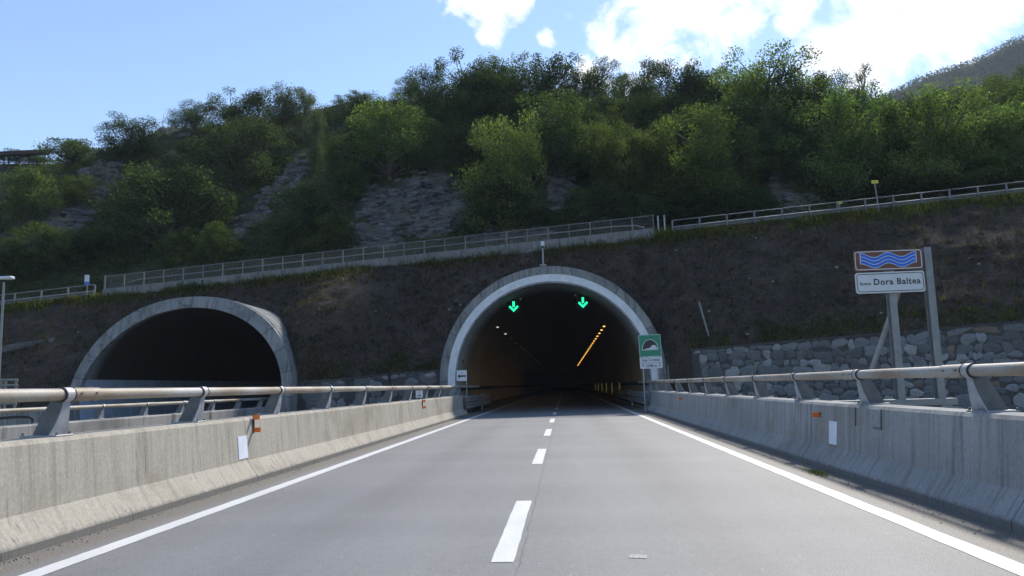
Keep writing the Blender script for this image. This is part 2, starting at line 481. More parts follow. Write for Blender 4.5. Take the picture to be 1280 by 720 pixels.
# ------------------------------------------------------------------ concrete barriers
PROF = [(0, -.85), (0, .075), (.18, .33), (.235, .955), (.265, .995), (.66, .995), (.70, .95), (.70, -.85)]
def barrier_mesh(foot, sgn, y0, y1, z0=0, prof=PROF, joint=6.0, first=5.9):
    mb = MB()
    ts = [y0]
    y = first
    while y < y1 - .3:
        if y > y0 + .3: ts += [y - .009, y - .007, y + .007, y + .009]
        y += joint
    ts.append(y1)
    def f(p, t):
        dd, z = p
        j = abs(((t - first + joint / 2) % joint) - joint / 2)
        ins = .02 if j < .0075 and y0 < t < y1 else 0
        return Vector((foot + sgn * (dd + (ins if dd < .3 else 0)), t, z0 + (z - ins if z > .9 else z)))
    mb.extrude(prof, ts, None, f)
    return mb
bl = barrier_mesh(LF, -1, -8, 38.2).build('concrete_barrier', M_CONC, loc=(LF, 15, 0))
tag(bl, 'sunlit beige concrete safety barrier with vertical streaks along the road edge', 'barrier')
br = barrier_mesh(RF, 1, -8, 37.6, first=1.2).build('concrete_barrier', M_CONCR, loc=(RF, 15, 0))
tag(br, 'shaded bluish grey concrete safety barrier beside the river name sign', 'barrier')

# dark rust spots at the weep holes and the joint cover on the shaded barrier
jp = MB()
def right_face(y, z, out=.004):     # point on the steep face of the right barrier
    t = (z - .33) / (.955 - .33)
    return Vector((RF + .18 + .055 * t - out, y, z))
def face_patch(mb, side, y0, y1, z0, z1, th=.012):
    out = []
    for y, z in ((y0, z0), (y1, z0), (y1, z1), (y0, z1)):
        t = (z - .33) / (.955 - .33); dd = .18 + .055 * t
        foot, sg = (LF, -1) if side < 0 else (RF, 1)
        out.append((Vector((foot + sg * (dd + .004), y, z)), Vector((foot + sg * (dd - th), y, z))))
    vs = [a for a, b in out] + [b for a, b in out]
    mb.add(vs, [(4, 5, 6, 7), (0, 1, 5, 4), (1, 2, 6, 5), (2, 3, 7, 6), (3, 0, 4, 7)])
M_STAINP = flat('concrete_joint_cover', (.27, .272, .268), .9, 0, .15, 12)
face_patch(jp, 1, 10.35, 10.70, .72, .95)
jc = jp.build('joint_cover', M_STAINP, br)
for (y0, y1, z0, z1) in ((10.345, 10.365, .70, .96), (10.345, 10.60, .70, .715), (11.22, 11.24, .70, .96)):
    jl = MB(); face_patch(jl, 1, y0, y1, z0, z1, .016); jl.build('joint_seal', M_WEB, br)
for y in (5.95, 5.8, 5.45, 5.32, 5.08, 6.9):
    wl = MB(); wl.tube([(RF - .004, y, .045), (RF + .01, y, .045)], .022, 8); wl.build('weep_hole', M_BOLT, br)

# the far barrier of the other carriageway, whose back faces us
BX = -15.45
prof2 = [(0, -.75), (0, .95), (.03, .99), (.45, .99), (.48, .95), (.56, .33), (.72, .07), (.72, -.75)]
M_CONC2 = concrete_mat('stained_concrete', (.30, .29, .275), (.07, .068, .064), streak=(.5, 1.0, .15), stain=.9, drip=.8)
bo = barrier_mesh(BX, -1, -2, 39.0, -.34, prof2, first=2).build('concrete_barrier', M_CONC2, loc=(BX, 20, -.34))
tag(bo, 'blotchy dark stained concrete barrier of the other carriageway', 'barrier')

# ------------------------------------------------------------------ tubular handrails on the barriers
def post_profile(h=.42):
    front = [(.00, h), (.012, .30), (.03, .2), (.055, .1), (.085, .0)]
    back = [(.36, .0), (.315, .1), (.255, .22), (.19, .34), (.14, h)]
    return front, back
def make_post(root, railx, sg, y, ztop, scale=1.0):
    """curved I-section bracket; railx is rail centre, sg outward"""
    front, back = post_profile()
    X = lambda dd: railx + sg * (dd - .02)
    mb = MB()
    pr = [(a - .004, b) for a, b in front] + back
    n = len(pr)
    vs = [(X(a), y - .006, ztop + b) for a, b in pr] + [(X(a), y + .006, ztop + b) for a, b in pr]
    mb.add(vs, [tuple(range(n)), tuple(range(2 * n - 1, n - 1, -1))] + [(k, (k + 1) % n, (k + 1) % n + n, k + n) for k in range(n)])
    web = mb; mb = MB()
    def flange(curve, w0, w1, off):
        m = len(curve); vv = []
        for i, (a, b) in enumerate(curve):
            w = w0 + (w1 - w0) * (1 - b / .42) ** 1.6
            for (oo, ww) in ((0, -w), (0, w), (off, w), (off, -w)):
                vv.append((X(a + oo), y + ww, ztop + b))
        ff = [(i * 4 + k, i * 4 + (k + 1) % 4, i * 4 + 4 + (k + 1) % 4, i * 4 + 4 + k) for i in range(m - 1) for k in range(4)]
        ff += [(0, 1, 2, 3), tuple((m - 1) * 4 + k for k in (3, 2, 1, 0))]
        mb.add(vv, ff)
    flange(front, .042, .15, -.012)
    o = mb.build('rail_post', M_POSTZ, root)
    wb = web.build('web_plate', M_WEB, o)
    bp = MB(); bp.bbox((X(.20), y, ztop + .008), (.40, .27, .02), .004)
    bp.build('base_plate', M_ZINC, o)
    if y < 24 and abs(railx) < 8:
        for a in (.02, .39):
            for b in (-.1, .1):
                bt = MB(); bt.tube([(X(a), y + b, ztop + .01), (X(a), y + b, ztop + .045)], .013, 6)
                bt.build('anchor_bolt', M_BOLT, o)
    return o
def handrail(foot, sg, ztop, y0, y1, posts, label, sleeves, z=.43, grp=None, r=.064):
    railx = foot + sg * .335
    root = thing('tubular_handrail', label, 'handrail', (railx, (y0 + y1) / 2, ztop))
    t = MB(); n = 24
    t.tube([(railx, y0 + (y1 - y0) * i / n, ztop + z) for i in range(n + 1)], r, 16)
    t.build('rail_tube', M_RAIL, root)
    for k, y in enumerate(posts):
        p = make_post(root, railx, sg, y, ztop)
        c = MB(); c.tube([(railx, y - .062, ztop + z), (railx, y + .062, ztop + z)], r + .013, 18)
        c.build('rail_clamp', M_SLEEVE, p)
        for dy in (-.072, .072):
            gk = MB(); gk.tube([(railx, y + dy - .009, ztop + z), (railx, y + dy + .009, ztop + z)], r + .017, 18)
            gk.build('clamp_ring', M_DARK, p)
        if k in sleeves:
            s = MB(); s.tube([(railx, y + .085, ztop + z), (railx, y + .55, ztop + z)], r + .009, 18)
            so = s.build('rail_sleeve', M_RAIL, root)
            for dy in (.16, .42):
                for (ax, az) in ((-sg * (r + .012), .01), (0, r + .012), (-sg * .03, -(r + .008))):
                    b = MB(); b.tube([(railx + ax * .9, y + dy, ztop + z + az * .9), (railx + ax * 1.15, y + dy, ztop + z + az * 1.15)], .012, 6)
                    b.build('sleeve_bolt', M_BOLT, so)
    return root
postsL = [7.63 + 3.0 * k - 6.0 for k in range(15)]
handrail(LF, -1, .995, -6, 46, [y for y in postsL if y < 38], 'rusty brown steel tube handrail on top of the sunlit barrier', {2, 6, 9})
postsR = [8.2 + 3.03 * k - 6.0 for k in range(15)]
def rrail():
    return handrail(RF, 1, .995, -6, 44, [y for y in postsR if y < 37.5], 'galvanised tube handrail with curved brackets on top of the shaded barrier', {2, 3, 6, 10})
rrail()
postsO = [14.0 + 2.75 * k for k in range(10)]
handrail(BX, -1, .65, 6, 40, postsO, 'thin rusty tube handrail on the other carriageway barrier', {2, 3, 5}, z=.42)

# ------------------------------------------------------------------ reflectors, white sheets
M_ORANGE = flat('orange_reflector', (.75, .16, .02), .35, 0, .06, 20)
M_WHITES = flat('white_sheet', (.70, .74, .80), .5, 0, .08, 4)
def reflector(side, y, zs, label, strip=True):
    foot, sg = (LF, -1) if side < 0 else (RF, 1)
    fx = lambda z: foot + sg * (.18 + .055 * (z - .33) / .625)
    zc = sum(zs) / len(zs)
    root = thing('delineator', label, 'reflector', (fx(zc), y, zc), 'orange delineators along the barriers')
    if strip:
        mb = MB(); h = max(zs) - min(zs) + .10
        mb.bbox((fx(zc) - sg * .012, y, zc), (.03, .03, h), .003); mb.build('backing_strip', M_DARK, root)
    for z in zs:
        mb = MB(); mb.bbox((fx(z) - sg * .075, y - .018, z), (.115, .014, .075), .003)
        mb.build('reflector_face', M_ORANGE, root)
        if not strip:
            m2 = MB(); m2.bbox((fx(z) - sg * .05, y + .012, z), (.10, .045, .07), .004); m2.build('reflector_housing', M_DARK, root)
reflector(-1, 12.2, (.79, .995), 'orange double reflector on dark strip above the white sheet on the sunlit barrier')
reflector(-1, 27.0, (.72, .95), 'small orange double reflector under the little kilometre plate')
reflector(1, 12.75, (.80,), 'single orange reflector beside the white sheet on the shaded barrier', False)
reflector(1, 27.3, (.80,), 'small distant orange reflector on the shaded barrier near the tunnel', False)
for side, y, lab in ((-1, 11.75, 'white reflective sheet fixed low on the sunlit barrier'), (1, 12.15, 'pale blue white sheet fixed on the shaded barrier')):
    mb = MB(); face_patch(mb, side, y - .16, y + .17, .37, .72, .008)
    tag(mb.build('white_plate', M_WHITES, loc=(LF if side < 0 else RF, y, .5)), lab, 'plate')

# ------------------------------------------------------------------ guard rails leading into the tunnel
def wbeam(mb, path, z, sg):
    prof = [(0, .155), (.05, .12), (.08, .08), (.05, .04), (0, 0), (.05, -.04), (.08, -.08), (.05, -.12), (0, -.155)]
    full = prof + [(a - .006, b) for a, b in prof[::-1]]
    mb.extrude(full, list(range(len(path))), None, lambda p, t: Vector((path[t][0] - sg * p[0], path[t][1], z + p[1])))
def guardrail(label, path, zs, sg, posts, mat=M_ZINC, reflect=True, top=None, name='guard_rail', z0=0, group=None):
    root = thing(name, label, 'guard rail', (path[0][0], path[0][1], z0), group)
    for z in zs:
        mb = MB(); wbeam(mb, path, z + z0, sg); mb.build('beam', mat, root)
    for (x, y) in posts:
        mb = MB(); h = max(zs) + .2
        mb.box((x + sg * .08, y, z0 + h / 2), (.10, .08, h)); po = mb.build('post', mat, root)
        if reflect:
            mb = MB()
            for z in zs: mb.box((x - sg * .09, y, z0 + z), (.10, .015, .08))
            mb.build('reflector', M_ORANGE, po)
    if top:
        mb = MB(); mb.tube([(p[0] + sg * .1, p[1], top + z0) for p in path], .05, 10); mb.build('top_rail', mat, root)
    return root
guardrail('double steel guard rail running from the sunlit barrier into the tunnel', [(-4.97, 37.7), (-4.97, 41), (-4.97, 50)], (.45, .78), -1, [(-4.97, 38.3), (-4.97, 46)])
guardrail('double steel guard rail running from the shaded barrier into the tunnel', [(4.0, 37.2), (4.0, 41), (4.0, 56)], (.45, .78), 1, [(4.0, 38.0), (4.0, 47)])

# ------------------------------------------------------------------ tunnels
RXC, RZC = at(690.5, 472, PY_R).x, 1.75
R0, R1 = 5.2, 6.12
def arc_annulus(mb, cx, cz, r0, r1, y0, y1, a0, a1, n=72):
    vs, fs = [], []
    for i in range(n + 1):
        a = a0 + (a1 - a0) * i / n
        c, s = math.cos(a), math.sin(a)
        for r, y in ((r0, y0), (r1, y0), (r1, y1), (r0, y1)):
            vs.append((cx + r * c, y, cz + r * s))
    for i in range(n):
        for k in range(4):
            fs.append((i * 4 + k, i * 4 + (k + 1) % 4, i * 4 + 4 + (k + 1) % 4, i * 4 + 4 + k))
    fs += [(0, 1, 2, 3), tuple(n * 4 + k for k in (3, 2, 1, 0))]
    mb.add(vs, fs)
def lining(mb, cx, cz, r, y0, y1, a0, a1, n=64):
    ysl = list(np.concatenate([np.linspace(y0, y0 + 20, 12), np.linspace(y0 + 30, y1, 20)]))
    vs = [(cx + r * math.cos(a0 + (a1 - a0) * i / n), y, cz + r * math.sin(a0 + (a1 - a0) * i / n)) for y in ysl for i in range(n + 1)]
    m = n + 1
    fs = [(j * m + i, j * m + i + 1, (j + 1) * m + i + 1, (j + 1) * m + i) for j in range(len(ysl) - 1) for i in range(n)]
    mb.add(vs, fs, True)
tr = thing('tunnel', 'lit road tunnel mouth with white painted arch band and green arrows', 'tunnel', (RXC, PY_R, 0))
mb = MB(); arc_annulus(mb, RXC, RZC, R0, R1, PY_R, 47.5, R(-27), R(207), 96); mb.build('portal_ring', ring_mat('lit_portal_concrete', RZC, 14), tr)
mb = MB(); arc_annulus(mb, RXC, RZC, R0 + .10, R0 + .50, PY_R - .012, PY_R + .02, R(-3), R(183), 96); mb.build('white_band', M_BAND, tr)
mb = MB(); arc_annulus(mb, RXC, RZC, R1 - .14, R1 + .05, PY_R + .15, PY_R + .6, R(-20), R(200), 96); mb.build('ring_lip', M_CONCB, tr)
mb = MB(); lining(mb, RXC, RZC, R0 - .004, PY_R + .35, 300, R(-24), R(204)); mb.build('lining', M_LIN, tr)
mb = MB(); arc_annulus(mb, RXC, RZC, .003, R0, 299, 299.5, 0, 2 * math.pi, 40); mb.build('dark_end_cap', M_BLACK, tr)  # black cap added in place of the dark bore beyond
for sg, foot in ((-1, LF), (1, RF)):
    mb = MB(); xw = RXC + sg * 5.0
    mb.extrude([(foot + sg * .35, .0), (foot + sg * .35, .28), (xw + sg * .3, .28), (xw + sg * .3, .0)], 42, 290, lambda p, t: Vector((p[0], t, p[1] + .003)))
    mb.build('walkway_kerb', M_SOOT, tr)
    mb = MB(); xw = RXC + sg * (R0 - .12)
    mb.bbox((xw, 165, 1.36), (.16, 246, .20), .02); mb.build('cable_duct', M_BLACK, tr)

tl = thing('tunnel', 'dark tunnel mouth of the other carriageway with weathered concrete arch', 'tunnel', (LX, PY_L, -.34))
def ell(a, b, n, w):
    c, sn = math.cos(w), math.sin(w)
    return a * math.copysign(abs(c) ** (2 / n), c), b * math.copysign(abs(sn) ** (2 / n), sn)
def ell_annulus(mb, i0, i1, y0, y1, a0, a1, n=96):
    """raked elliptical ring: i0, i1 = (half width, height, exponent) inside and outside"""
    vs, fs = [], []
    for i in range(n + 1):
        w = a0 + (a1 - a0) * i / n
        for (e, y, back) in ((i0, y0, 0), (i1, y0, 0), (i1, y1, 1), (i0, y1, 1)):
            x, z = ell(*e, w)
            vs.append((LX + x, y + (0 if back and y1 > 44 else RAKE * max(0, z)), LZC + z))
    for i in range(n):
        for k in range(4):
            fs.append((i * 4 + k, i * 4 + (k + 1) % 4, i * 4 + 4 + (k + 1) % 4, i * 4 + 4 + k))
    fs += [(0, 1, 2, 3), tuple(n * 4 + k for k in (3, 2, 1, 0))]
    mb.add(vs, fs)
def ell_lining(mb, e, y0, y1, a0, a1, n=56):
    ysl = list(np.concatenate([np.linspace(y0, y0 + 20, 12), np.linspace(y0 + 30, y1, 20)]))
    vs = []
    for y in ysl:
        for i in range(n + 1):
            x, z = ell(*e, a0 + (a1 - a0) * i / n)
            vs.append((LX + x, max(y, y0 + RAKE * max(0, z)) , LZC + z))
    m = n + 1
    mb.add(vs, [(j * m + i, j * m + i + 1, (j + 1) * m + i + 1, (j + 1) * m + i) for j in range(len(ysl) - 1) for i in range(n)], True)
EI, EO = (5.50, 4.93, 2.0), (6.0, 5.55, 2.12)
mb = MB(); ell_annulus(mb, EI, EO, PY_L, 47, R(-15), R(195)); mb.build('portal_ring', ring_mat('stained_portal_concrete', LZC + .34, 14), tl)
mb = MB(); ell_annulus(mb, (5.9, 5.45, 2.12), (6.03, 5.58, 2.12), PY_L + .35, PY_L + .8, R(-10), R(190)); mb.build('ring_lip', M_CONCB, tl)
EL = (5.495, 4.925, 2.0)
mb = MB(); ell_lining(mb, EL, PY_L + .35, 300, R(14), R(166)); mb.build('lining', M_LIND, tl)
for a0, a1 in ((R(-15), R(14)), (R(166), R(195))):
    mb = MB(); ell_lining(mb, EL, PY_L + .35, 300, a0, a1, 12); mb.build('painted_dado', M_LINW, tl)
mb = MB(); arc_annulus(mb, LX, LZC, .003, 5.45, 299, 299.5, 0, 2 * math.pi, 40); mb.build('dark_end_cap', M_BLACK, tl)  # black cap added here too, for the unlit depth

# lamps inside the lit tunnel
M_AMBER = emit('amber_lamp', (1.0, .50, .09), 1.6)
M_WHITEL = emit('cold_lamp', (1.0, .93, .8), .55)
M_WHITED = emit('dim_lamp', (1.0, .85, .65), .02)
def on_wall(px, py, r=4.95):
    d = ray(px, py); lo, hi = 30.0, 400.0
    for _ in range(60):
        m = (lo + hi) / 2; p = EYE + d * (m / d.y)
        if (p.x - RXC) ** 2 + (p.z - RZC) ** 2 > r * r: hi = m
        else: lo = m
    return EYE + d * (lo / d.y)
p0 = on_wall(755, 408); p1 = on_wall(622, 409)
def tunnel_lamp(x, y, z, mat, label, group, L=.50):
    root = thing('tunnel_lamp', label, 'lamp', (x, y, z), group)
    sg = 1 if x > RXC else -1
    mb = MB(); mb.bbox((x + sg * .02, y, z + .08), (.24, L, .10), .015); mb.build('housing', M_SOOT, root)
    mb = MB(); mb.box((x, y, z), (.15, L * .4, .05)); mb.build('lens', mat, root)
for k in range(31):
    tunnel_lamp(p0.x, p0.y + 3.5 * k, p0.z, M_AMBER, 'lit amber lamp in the long row high on the tunnel wall', 'amber lamps in a row inside the tunnel')
for k in range(14):
    lit = k in (0, 1)
    tunnel_lamp(p1.x, p1.y + 6.5 * k, p1.z, M_WHITEL if lit else M_WHITED,
                'lit white lamp near the mouth of the tunnel, facing the amber row' if lit else 'dim lamp in the faint row opposite the amber lamps',
                'lit white lamps near the tunnel mouth' if lit else 'dim lamps in a row inside the tunnel', .3)
for k in (0, 3, 6, 9, 13):   # the beams of some of the amber lamps, thrown across to the far side wall
    ld = bpy.data.lights.new('tunnel_lamp_beam', 'SPOT'); ld.energy = 70; ld.color = (1, .70, .38); ld.spot_size = R(95); ld.spot_blend = .8; ld.shadow_soft_size = .15
    lo_ = bpy.data.objects.new('tunnel_lamp_beam', ld); COL.objects.link(lo_); lo_.location = (p0.x - .25, p0.y + 3.5 * k, p0.z - .15)
    lo_.rotation_euler = (Vector((p0.x, p0.y, p0.z)) - Vector((RXC - 5.1, p0.y - 2.5, 1.2))).to_track_quat('Z', 'Y').to_euler()
# lane signals
M_GREEN = emit('green_signal', (.015, 1.0, .42), 1.0)
for (px, py, lab) in ((642, 383, 'green down arrow signal above the inner lane, nearer the white lamps'), (728.7, 378, 'green down arrow signal above the lane with the amber lamps')):
    c = at(px, py, 43.6)
    root = thing('lane_signal', lab, 'lane signal', c, 'green lane arrows hanging in the tunnel mouth')
    mb = MB(); mb.bbox(c + Vector((0, .12, 0)), (.80, .16, .80), .02); mb.build('housing', M_BLACK, root)
    mm = Matrix.Translation(c + Vector((0, .02, 0)))
    mb = MB()
    w = .066
    mb.poly([(-w, -.03), (w, -.03), (w, .30), (-w, .30)], .03, mm)
    mb.poly([(0, -.32), (.29, -.03), (.21, .06), (0, -.15), (-.21, .06), (-.29, -.03)], .03, mm)
    mb.build('arrow', M_GREEN, root)
    mb = MB()
    top = RZC + math.sqrt(R0 ** 2 - (c.x - RXC) ** 2)
    for s in (-.35, .35): mb.box((c.x + s, c.y + .12, (c.z + .45 + top) / 2), (.04, .04, max(.1, top - c.z - .4)))
    mb.build('hanger', M_SOOT, root)
    mb = MB()
    for s in (-.42, .42): mb.box((c.x + s, c.y + .02, c.z + .42), (.1, .08, .1))
    mb.build('warning_lamp', M_ZINC, root)
# yellow marker panels along the right wall
M_YELL = flat('yellow_panel', (.75, .58, .06), .5)
M_YELLE = emit('yellow_lamplit_glow', (1.0, .75, .12), .045)  # faint glow added in place of lamplight falling on the panels
for k in range(6):
    y = 57 + 9 * k
    mb = MB(); mb.bbox((RXC + 4.72, y, 1.0), (.06, .5 if k == 0 else .35, .85), .01)
    tag(mb.build('wall_marker', M_YELLE, loc=(RXC + 4.72, y, .5)), 'upright yellow marker panel with added glow on the tunnel side wall', 'marker', 'yellow marker panels in the tunnel')

# ------------------------------------------------------------------ embankment
def lerp(a, b, t): return a + (b - a) * t
def ztop(x): return 9.98 + .0725 * x
YT = 46.2
def base(x):
    if x < -26.5: return 37.2 + min(0, (x + 26.5)) * .05, -.4
    if x < -11.5: return 39.1, 1.9
    if x < -9.5: return 39.1 + (x + 11.5) / 2 * 2.3, 2.0
    if x < -6.8: return 41.4, 2.3
    if x < 5.2: return 41.3, 2.4
    if x < 6.5:
        k = (x - 5.2) / 1.3
        return 41.3 - 1.7 * k, 2.4 + .6 * k
    t = min(x, 34)
    yb = 39.6 - (t - 6.5) * .22
    return yb, 3.0 + .050 * (t - 6.5)
def emb_pt(x, v):
    yb, zb = base(x)
    zt = ztop(x)
    w = v ** .92
    y = lerp(yb, YT, v)
    z = lerp(zb, zt, w)
    n = mnoise.fractal(Vector((x * .35, y * .5, z * .5)), 1.0, 2.0, 4) * .28 * math.sin(math.pi * min(1, v * 1.02))
    bulge = 2.4 * math.exp(-((x + 13.2) / 2.4) ** 2) * math.sin(math.pi * v)
    n2 = mnoise.fractal(Vector((x * 1.3, y * 1.6, z * 1.6)), 1.0, 2.0, 3) * .13 * min(1, v * 8) * min(1, (1 - v) * 8)
    return Vector((x, y - n * .8 - bulge - n2, z + n * .5 + n2 * .5))
def in_bore(p, grow=0):
    return (p.x - RXC) ** 2 + (p.z - RZC) ** 2 < (5.72 + grow) ** 2 or ((p.x - LX) / (5.8 + grow)) ** 2 + ((p.z - LZC) / (5.3 + grow)) ** 2 < 1
mb = MB()
xs = [-90 + i * .4 for i in range(int(190 / .4) + 1)]
NV = 36
vs = []
for x in xs:
    b_ = base(x)
    vs.append(Vector((x, b_[0] + .12, -1.3)))
    vs += [emb_pt(x, j / 36) for j in range(37)]
NV += 1
fs = []
for i in range(len(xs) - 1):
    for j in range(NV):
        q = (i * (NV + 1) + j, (i + 1) * (NV + 1) + j, (i + 1) * (NV + 1) + j + 1, i * (NV + 1) + j + 1)
        c = sum((vs[k] for k in q), Vector()) / 4
        if in_bore(c): continue
        fs.append(q)
mb.add(vs, fs, True)
tag(mb.build('embankment', M_EMB), kind='structure')

# upper road strip along the top of the embankment
M_UROAD = flat('upper_road_asphalt', (.12, .12, .125), .85, 0, .15, 3)
mb = MB()
for i in range(60):
    x0, x1 = -95 + i * 200 / 60, -95 + (i + 1) * 200 / 60
    mb.add([(x0, YT - .05, ztop(x0) - .02), (x1, YT - .05, ztop(x1) - .02), (x1, 53.5, ztop(x1) - .02), (x0, 53.5, ztop(x0) - .02)], [(0, 1, 2, 3)])
tag(mb.build('upper_road', M_UROAD), kind='structure')

def emb_hit(px, py):
    d = ray(px, py); best = None
    y = 33.0
    while y < 47:
        p = EYE + d * (y / d.y)
        yb, zb = base(p.x); v = (y - yb) / (YT - yb)
        if v > 0 and p.z <= lerp(zb, ztop(p.x), min(1, v) ** .92): return p
        y += .05
    return p

# ------------------------------------------------------------------ stone retaining walls
def stone_mat():
    m, nt, p = newmat('rubble_stone'); N = NT(nt)
    ge = N.n('ShaderNodeNewGeometry')
    c = N.ramp(ge.outputs['Random Per Island'], [(0, (.085, .09, .097)), (.35, (.125, .132, .141)), (.75, (.18, .19, .203)), (.95, (.28, .29, .305)), (1, (.15, .11, .085))])
    n = N.noise(N.coords(), 9, 6, .7)
    c = N.mix(.6, c, N.ramp(n, [(.3, (.25, .25, .25)), (.7, (.72, .72, .72))]), 'OVERLAY')
    N.l(c, p.inputs['Base Color']); p.inputs['Roughness'].default_value = .9
    N.l(N.bump(n, .6, .05), p.inputs['Normal']); return m
M_STONE = stone_mat()
M_MORTAR = flat('dark_mortar', (.058, .059, .06), .95, 0, .4, 7)
def stone_wall(label, P0, P1, zb, zt0, zt1, seed, size=.62):
    rng = random.Random(seed)
    a = Vector((P0[0], P0[1], 0)); b = Vector((P1[0], P1[1], 0))
    L = (b - a).length; u = (b - a) / L; nrm = Vector((u.y, -u.x, 0))
    if nrm.y > 0: nrm = -nrm
    root = thing('stone_wall', label, 'wall', (a + b) / 2 + Vector((0, 0, zb)))
    mb = MB()
    tk = .5
    vv = []
    for pnt, zt in ((a, zt0), (b, zt1)):
        for o in (0, -tk): vv += [pnt + nrm * o + Vector((0, 0, zb)), pnt + nrm * o + Vector((0, 0, zt))]
    mb.add(vv, [(0, 4, 5, 1), (2, 3, 7, 6), (1, 5, 7, 3), (0, 2, 6, 4), (0, 1, 3, 2), (4, 6, 7, 5)])
    mb.build('mortar_bed', M_MORTAR, root)
    mb = MB()
    z = zb
    while z < max(zt0, zt1):
        h = size * rng.uniform(.45, 1.1)
        s = -rng.uniform(0, .4)
        while s < L:
            w = h * rng.uniform(.6, 2.0)
            hh = h * rng.uniform(.92, 1.18); zc = z + h / 2 + rng.uniform(-.09, .09)
            sc = s + w / 2
            zt = lerp(zt0, zt1, min(1, max(0, sc / L)))
            if zc + hh / 2 > zt: 
                hh = zt - (zc - hh / 2); zc = zt - hh / 2
            if hh > .13 and 0 < sc - w / 2 and sc + w / 2 < L:
                n1, n2 = 14, 5; tilt = rng.uniform(-.3, .3); ph = [rng.uniform(0, 6.28) for _ in range(3)]
                dep = rng.uniform(.05, .085); ex = rng.uniform(2.1, 4.2)
                vs = []
                for j in range(n2):
                    q = j / (n2 - 1)
                    rr = 1 - q ** 3.2 if j else 1
                    out = dep * math.sin(q * math.pi / 2) - .03
                    for k in range(n1):
                        w_ = 2 * math.pi * k / n1
                        c, sn = math.cos(w_), math.sin(w_)
                        rad = (abs(c) ** ex + abs(sn) ** ex) ** (-1 / ex)
                        rad *= 1.0 * (1 + .08 * math.sin(2 * w_ + ph[0]) + .11 * math.sin(3 * w_ + ph[1]) + .07 * math.sin(5 * w_ + ph[2]))
                        xx, zz = c * rad * w / 2 * rr, sn * rad * hh / 2 * rr
                        xx, zz = xx * math.cos(tilt) - zz * math.sin(tilt), xx * math.sin(tilt) + zz * math.cos(tilt)
                        vs.append(a + u * (sc + xx) + Vector((0, 0, zc + zz)) + nrm * (out + .02 * math.sin(w_ + ph[2]) * q))
                ff = [(j * n1 + k, j * n1 + (k + 1) % n1, (j + 1) * n1 + (k + 1) % n1, (j + 1) * n1 + k) for j in range(n2 - 1) for k in range(n1)]
                mb.add(vs, ff, True)
            s += w + rng.uniform(-.04, .03)
        z += h * .95
    mb.build('rubble_stone', M_STONE, root)
    mb = MB()
    vv = []
    for pnt, zt in ((a, zt0), (b, zt1)):
        for o, zz in ((.06, 0), (.06, .09), (-.5, .09), (-.5, 0)): vv.append(pnt + nrm * o + Vector((0, 0, zt + zz)))
    mb.add(vv, [(0, 1, 2, 3), (7, 6, 5, 4)] + [(k, (k + 1) % 4, 4 + (k + 1) % 4, 4 + k) for k in range(4)])
    mb.build('coping', M_MORTAR, root)
    return root
yb0, zb0 = base(6.6); yb1, zb1 = base(34)
stone_wall('rough rubble stone retaining wall behind the river name sign', (6.6, yb0 - .05), (34, yb1 - .05), -1.2, zb0 - .05, zb1 - .05, 3, .66)
stone_wall('low shadowed rubble stone wall between the two tunnel mouths', (LX + 5.95, 39.0), (-11.4, 39.0), -1.2, 1.85, 1.95, 5, .6)
stone_wall('dim rubble stone wall just outside the foot of the lit portal arch', (-9.6, 41.3), (RXC - 6.05, 41.3), -1.2, 2.2, 2.3, 6, .6)
# short bare wall stub right of the portal
stone_wall('short slanting rubble stone wall joining the two low stone walls', (-11.4, 39.0), (-9.6, 41.3), -1.2, 1.95, 2.2, 8, .6)
mb = MB(); mb.box((6.15, 41.05, .55), (1.3, .4, 3.5)); tag(mb.build('wing_wall', M_CONCB, loc=(6.15, 41.05, -1.2)), 'plain concrete wing wall filling the gap between portal arch and stone wall', 'wall')

# ------------------------------------------------------------------ parapet with mesh fence on the upper road
XA, XB = at(130, 358, YT).x, at(818, 285, YT).x
M_PAR = concrete_mat('parapet_concrete', (.185, .188, .185), (.11, .112, .11), streak=(3, 1, .4))
pr = thing('fenced_parapet', 'concrete parapet with wire mesh fence crossing above both tunnel mouths', 'parapet', ((XA + XB) / 2, YT, ztop((XA + XB) / 2)))
def zz(x, h): return ztop(x) + h
mb = MB()
for i in range(20):
    x0, x1 = lerp(XA, XB, i / 20), lerp(XA, XB, (i + 1) / 20) - .02
    vv = []
    for x in (x0, x1):
        for (yy, h) in ((-.15, -.7), (-.15, .40), (.15, .40), (.15, -.7)): vv.append((x, YT + yy, zz(x, h)))
    mb.add(vv, [(0, 1, 2, 3), (7, 6, 5, 4)] + [(k, (k + 1) % 4, 4 + (k + 1) % 4, 4 + k) for k in range(4)])
mb.build('parapet_wall', M_PAR, pr)
nP = 27
for i in range(nP + 1):
    x = lerp(XA + .05, XB - .05, i / nP)
    mb = MB(); mb.box((x, YT, zz(x, .40 + .43)), (.07 if i % 2 == 0 else .04, .07, .88 if i not in (0, nP) else .98)); mb.build('fence_post', M_FENCE, pr)
mb = MB()
for h in (.44, 1.26):
    mb.tube([(XA, YT - .02, zz(XA, h)), (XB, YT - .02, zz(XB, h))], .022 if h > 1.2 else .018, 6)
mb.build('fence_rail', M_FENCE, pr)
mb = MB(); mb.tube([(XA + 1.5, YT + .25, zz(XA + 1.5, .75)), (XA + 2.2, YT + .25, zz(XA + 2.2, .88)), (XB - 2.5, YT + .25, zz(XB - 2.5, .88)), (XB - 1.2, YT + .25, zz(XB - 1.2, .8)), (XB - .6, YT + .25, zz(XB - .6, .6))], .035, 8)
mb.build('inner_rail', M_FENCE, pr)
mb = MB()
s = .09; x = XA
